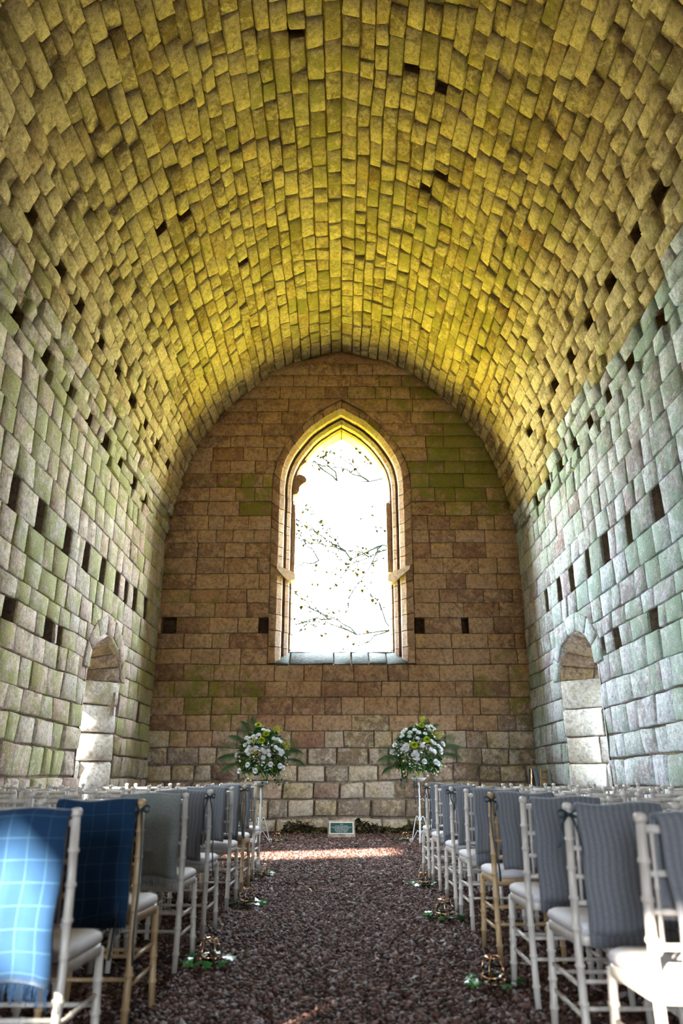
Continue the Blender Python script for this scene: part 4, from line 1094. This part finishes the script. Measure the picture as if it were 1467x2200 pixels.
# ------------------------------------------------------------------ lanterns with ivy on the floor
def ivy_leaf():
    mb = MB(); pts = [(0, 0), (.016, -.006), (.034, .006), (.022, .018), (.030, .036), (.012, .034), (0, .056), (-.012, .034), (-.030, .036), (-.022, .018), (-.034, .006), (-.016, -.006)]
    vs2 = [(0, .018, .0)] + [(x, y, .006 - .25 * abs(x) - .1 * y * y / .05) for x, y in pts]
    mb.add(vs2, [(0, i + 1, (i + 1) % 12 + 1) for i in range(12)]); me = mb.mesh('ivy_leaf'); me.materials.append(M['ivy']); return me
IVY = ivy_leaf()
def terrarium(x, y, s, lab):
    root = tag(empty('geometric_lantern', (x, y, .012 + gz(y)), R.uniform(0, 1)), lab, 'lantern', 'copper lanterns along the aisle'); root.scale = (s * 1.12,) * 3
    n = 5; R0, R1, R2 = .055, .080, .046
    ring = lambda r, z, o=0: [(r * math.cos(2 * PI * (k + o) / n), r * math.sin(2 * PI * (k + o) / n), z) for k in range(n)]
    a, b, c = ring(R0, .0), ring(R1, .035), ring(R2, .125)
    E = [(a[k], a[(k + 1) % n]) for k in range(n)] + [(a[k], b[k]) for k in range(n)] + [(b[k], b[(k + 1) % n]) for k in range(n)] + [(b[k], c[k]) for k in range(n)] + [(c[k], c[(k + 1) % n]) for k in range(n)]
    for p, q in E:
        mb = MB(); tube(mb, [p, q], .0034, 5); mb.build('copper_edge', 'copper', root)
    for lo, hi in ((a, b), (b, c)):
        for k in range(n):
            mb = MB(); q = [Vector(lo[k]), Vector(lo[(k + 1) % n]), Vector(hi[(k + 1) % n]), Vector(hi[k])]; N = (q[1] - q[0]).cross(q[3] - q[0]).normalized() * .0008
            v = [p + N for p in q] + [p - N for p in q]
            mb.add(v, [(0, 1, 2, 3), (7, 6, 5, 4), (0, 4, 5, 1), (1, 5, 6, 2), (2, 6, 7, 3), (3, 7, 4, 0)], None, False); mb.build('glass_pane', 'glass', root)
    return root
def candle(x, y, s, lab):
    root = tag(empty('candle', (x, y, .016 + gz(y))), lab, 'candle', 'candles in the lanterns'); root.scale = (s,) * 3
    mb = MB(); lathe(mb, [(0, 0), (.026, 0), (.030, .012), (.028, .026), (.014, .034), (.008, .048), (.0, .05)], 14); wx = mb.build('wax', 'candle', root)
    mb = MB(); tube(mb, [(0, 0, .048), (.001, 0, .058)], .001, 5); mb.build('wick', 'bark', wx)
def garland(x, y, s, lab, seed, n=22):
    rg = random.Random(seed); root = tag(empty('ivy_garland', (x, y, .012 + gz(y))), lab, 'ivy', 'ivy garlands round the lanterns'); root.scale = (s,) * 3
    mb = MB(); rr = .115
    tube(mb, [(rr * math.cos(t) * rg.uniform(.95, 1.1), rr * math.sin(t) * rg.uniform(.95, 1.1), .008) for t in [2 * PI * k / 16 for k in range(15)]], .002, 5); mb.build('vine', 'bark', root)
    for k in range(n):
        t = 2 * PI * k / n + rg.uniform(-.2, .2); r = rr * rg.uniform(.92, 1.35)
        o = link('ivy_leaf', IVY, root); o.location = (r * math.cos(t), r * math.sin(t), rg.uniform(.010, .026))
        o.rotation_euler = (rg.uniform(-.4, .4), rg.uniform(-.6, .6), t - PI / 2 + rg.uniform(-.8, .8)); o.scale = (rg.uniform(.8, 1.25),) * 3
LAN = [(-.77, 4.95, .85, 'beside the grey fringed throw chair'), (-.79, 6.95, .85, 'beside the fifth aisle chair, beige wall side'), (-.83, 8.85, .72, 'by aisle chair nearest the stand, beige wall side'), (-1.02, 12.95, .8, 'at the stand foot, beige wall side'),
       (.80, 4.50, .85, 'beside pale chair next to the tan one, grey wall side'), (.78, 6.35, .9, 'beside fourth aisle chair, grey wall side'), (.80, 8.08, .75, 'by the last aisle chairs, grey wall side'), (1.03, 13.1, .8, 'at the stand foot, grey wall side')]
for i, (x, y, s, where) in enumerate(LAN):
    terrarium(x, y, s, 'copper-edged glass lantern ' + where)
    candle(x, y, s, 'white candle inside the lantern ' + where)
    garland(x, y, s, 'ivy garland around lantern ' + where, 50 + i)

# ------------------------------------------------------------------ plaque
pl = tag(empty('memorial_plaque', (0, 13.75, gz(13.75))), 'green lettered plaque with white border on a small slanted stone', 'plaque')
mb = MB()
vs2 = [(-.235, -.06, 0), (.235, -.06, 0), (.235, .12, 0), (-.235, .12, 0), (-.235, .0, .27), (.225, .0, .272), (.225, .10, .265), (-.235, .10, .265)]
mb.add(vs2, [(0, 3, 2, 1), (4, 5, 6, 7), (0, 1, 5, 4), (1, 2, 6, 5), (2, 3, 7, 6), (3, 0, 4, 7)], (.2, .1, .5), False)
me = mb.mesh('stone_block'); bmx = bmesh.new(); bmx.from_mesh(me); bmesh.ops.bevel(bmx, geom=bmx.edges[:], offset=.01, segments=2, affect='EDGES'); bmx.to_mesh(me); bmx.free()
me.materials.append(M['base']); link('stone_block', me, pl)
tilt = math.atan2(.06, .27)
face = empty('face_frame', (0, -.032, .148)); 
fm = Matrix.Translation((0, -.035, .150)) @ Matrix.Rotation(PI / 2 - tilt, 4, 'X')
bpy.data.objects.remove(face)
def on_face(mb, name, m):
    mb.v = [tuple(fm @ Vector(p)) for p in mb.v]; return mb.build(name, m, pl)
mb = MB(); box(mb, -.205, .205, -.095, .095, -.004, .004); on_face(mb, 'white_border', 'letter')
mb = MB(); box(mb, -.188, .188, -.080, .080, .003, .006); on_face(mb, 'green_panel', 'plaque')
LINES = ['NOTICE', 'SIR THOS. STREET ORDERS', 'WHEN THE GREAT SERVICE IS TOGETHER', 'THE STONE HERE BY THE WALLS', 'SO THAT STONES LAID', 'REMAIN SAFE THROUGH', 'TO BE ALL SEEN']
WID = [.055, .215, .345, .265, .21, .225, .175]
for i, (tx, wd) in enumerate(zip(LINES, WID)):
    cu = bpy.data.curves.new('line', 'FONT'); cu.body = tx; cu.size = .018; cu.align_x = 'CENTER'; cu.extrude = .0006
    o = bpy.data.objects.new('lettering', cu); C.objects.link(o); bpy.context.view_layer.update()
    me = bpy.data.meshes.new_from_object(o.evaluated_get(bpy.context.evaluated_depsgraph_get())); bpy.data.objects.remove(o)
    xsz = max(v.co.x for v in me.vertices) - min(v.co.x for v in me.vertices)
    yy = .058 if i == 0 else .030 - (i - 1) * .0185
    me.transform(fm @ Matrix.Translation((0, yy - .006, .0068)) @ Matrix.Scale(wd / xsz, 4, (1, 0, 0)))
    me.materials.append(M['letter']); link('lettering', me, pl)

# ------------------------------------------------------------------ dead leaves
lv, lf = leaf_mesh('oval')
rg = random.Random(8)
def leaf_bank(x0, x1, cnt, lab):
    mb = MB()
    for _ in range(cnt):
        x = rg.uniform(x0, x1); d = rg.random() ** 1.5; y = 15.02 - d * .38; h = .095 + .17 * (1 - d) * rg.random() * (.6 + .4 * math.sin(x * 5)) + .012
        q = Vector((rg.uniform(-1, 1), rg.uniform(-1, 1), rg.uniform(-.6, .6))).normalized().to_track_quat('Y', 'Z').to_matrix()
        s = rg.uniform(.6, 1.3); mb.add([Vector((x, y, h + .01)) + q @ Vector(p) * s for p in lv], lf)
    tag(mb.build('leaf_litter', 'litter'), lab, 'leaf litter', kind='stuff')
leaf_bank(-1.05, -.22, 650, 'dead leaves banked against end wall, on beige wall side of plaque')
leaf_bank(.24, 1.5, 900, 'dead leaves banked against end wall, on grey wall side of plaque')
lm = bpy.data.meshes.new('fallen_leaf'); lm.from_pydata(lv, [], lf); lm.materials.append(M['litter'])
lo = lm.copy(); lo.materials.clear(); lo.materials.append(M['orangeleaf'])
def fallen(x, y, me, lab, grp=None, s=1):
    o = link('fallen_leaf', me); o.location = (x, y, .02 + gz(y)); o.rotation_euler = (rg.uniform(-.3, .3), rg.uniform(-.3, .3), rg.uniform(0, 6)); o.scale = (s,) * 3
    tag(o, lab, 'leaf', grp)
fallen(-.33, 7.75, lo, 'single orange leaf lying on the gravel aisle', s=.9)
for (x, y) in [(-.28, 7.0), (.35, 7.9), (-.1, 5.6), (.62, 4.9), (.12, 9.6), (-.45, 8.6), (.5, 5.9), (.08, 6.4), (-.55, 5.2), (.3, 4.35), (-.2, 4.6), (.55, 8.9)]:
    fallen(x, y, lm, 'small dark dead leaf lying on the open gravel aisle', 'dead leaves on the aisle', rg.uniform(.5, .9))

# ------------------------------------------------------------------ tree outside the window
tr = tag(empty('autumn_tree', (7.2, 21.5, -.06)), 'sparse autumn tree with yellow leaves outside the pointed window', 'tree')
def T(p): return (p[0] - 7.2, p[1] - 21.5, p[2] + .06)
rg = random.Random(4)
mb = MB(); tube(mb, [T(p) for p in [(7.2, 21.5, -.06), (7.1, 21.5, 3), (6.9, 21.4, 6), (6.8, 21.4, 9), (6.6, 21.5, 13)]], [.32, .26, .21, .15, .05], 10); mb.build('trunk', 'bark', tr)
LVS = MB(); LVS2 = MB()
def leaf_at(p):
    q = Vector((rg.uniform(-1, 1), rg.uniform(-1, 1), rg.uniform(-1, 1))).normalized().to_track_quat('Y', 'Z').to_matrix(); s = rg.uniform(.9, 2.0)
    (LVS if rg.random() < .6 else LVS2).add([Vector(T(p)) + q @ Vector(v) * s for v in lv], lf)
def branch(p0, p1, r, lvl, nleaf, br=None):
    mb = br or MB(); p0, p1 = Vector(p0), Vector(p1); L = (p1 - p0).length; pts = []
    w_ = [Vector((rg.uniform(-1, 1), rg.uniform(-1, 1), rg.uniform(-1, 1))) * L * .035 for _ in range(8)]
    for k in range(9):
        t = k / 8; pts.append(p0.lerp(p1, t) + (w_[k - 1] if 0 < k else Vector()) + Vector((0, 0, .05 * L * math.sin(PI * t))))
    tube(mb, [T(p) for p in pts], [max(.012, r * (1 - .8 * k / 8)) for k in range(9)], 5, cap=False)
    if lvl > 0:
        for k in range(2, 9):
            for s in range(2 if lvl > 1 else 1):
                d = (p1 - p0).normalized() * .5 + Vector((rg.uniform(-.6, .3), rg.uniform(-.7, .7), rg.uniform(-.7, .8)))
                branch(pts[k], pts[k] + d.normalized() * L * rg.uniform(.18, .34), r * .4, lvl - 1, nleaf, mb)
    else:
        for k in range(1, 9):
            for _ in range(nleaf):
                if rg.random() < .32: leaf_at(pts[k] + Vector((rg.uniform(-.1, .1), rg.uniform(-.1, .1), rg.uniform(-.12, .08))))
    if br is None: mb.build('branch', 'bark', tr)
branch((6.85, 21.4, 9.6), (-.2, 20.6, 9.3), .07, 2, 2)
branch((6.9, 21.4, 7.2), (-.6, 20.8, 7.0), .06, 2, 1)
branch((6.9, 21.4, 6.6), (.2, 21.8, 7.6), .05, 2, 1)
branch((7.0, 21.4, 4.2), (-.3, 20.4, 5.0), .06, 2, 1)
branch((6.8, 21.4, 9.9), (4.2, 19, 12), .05, 2, 2); branch((6.9, 21.4, 8), (10, 20, 11), .05, 2, 2); branch((6.9, 21.5, 7), (8.5, 25, 9), .05, 2, 2)
tag(LVS.build('yellow_leaves', 'autumn', tr), kind='stuff'); tag(LVS2.build('green_leaves', 'autumn2', tr), kind='stuff')
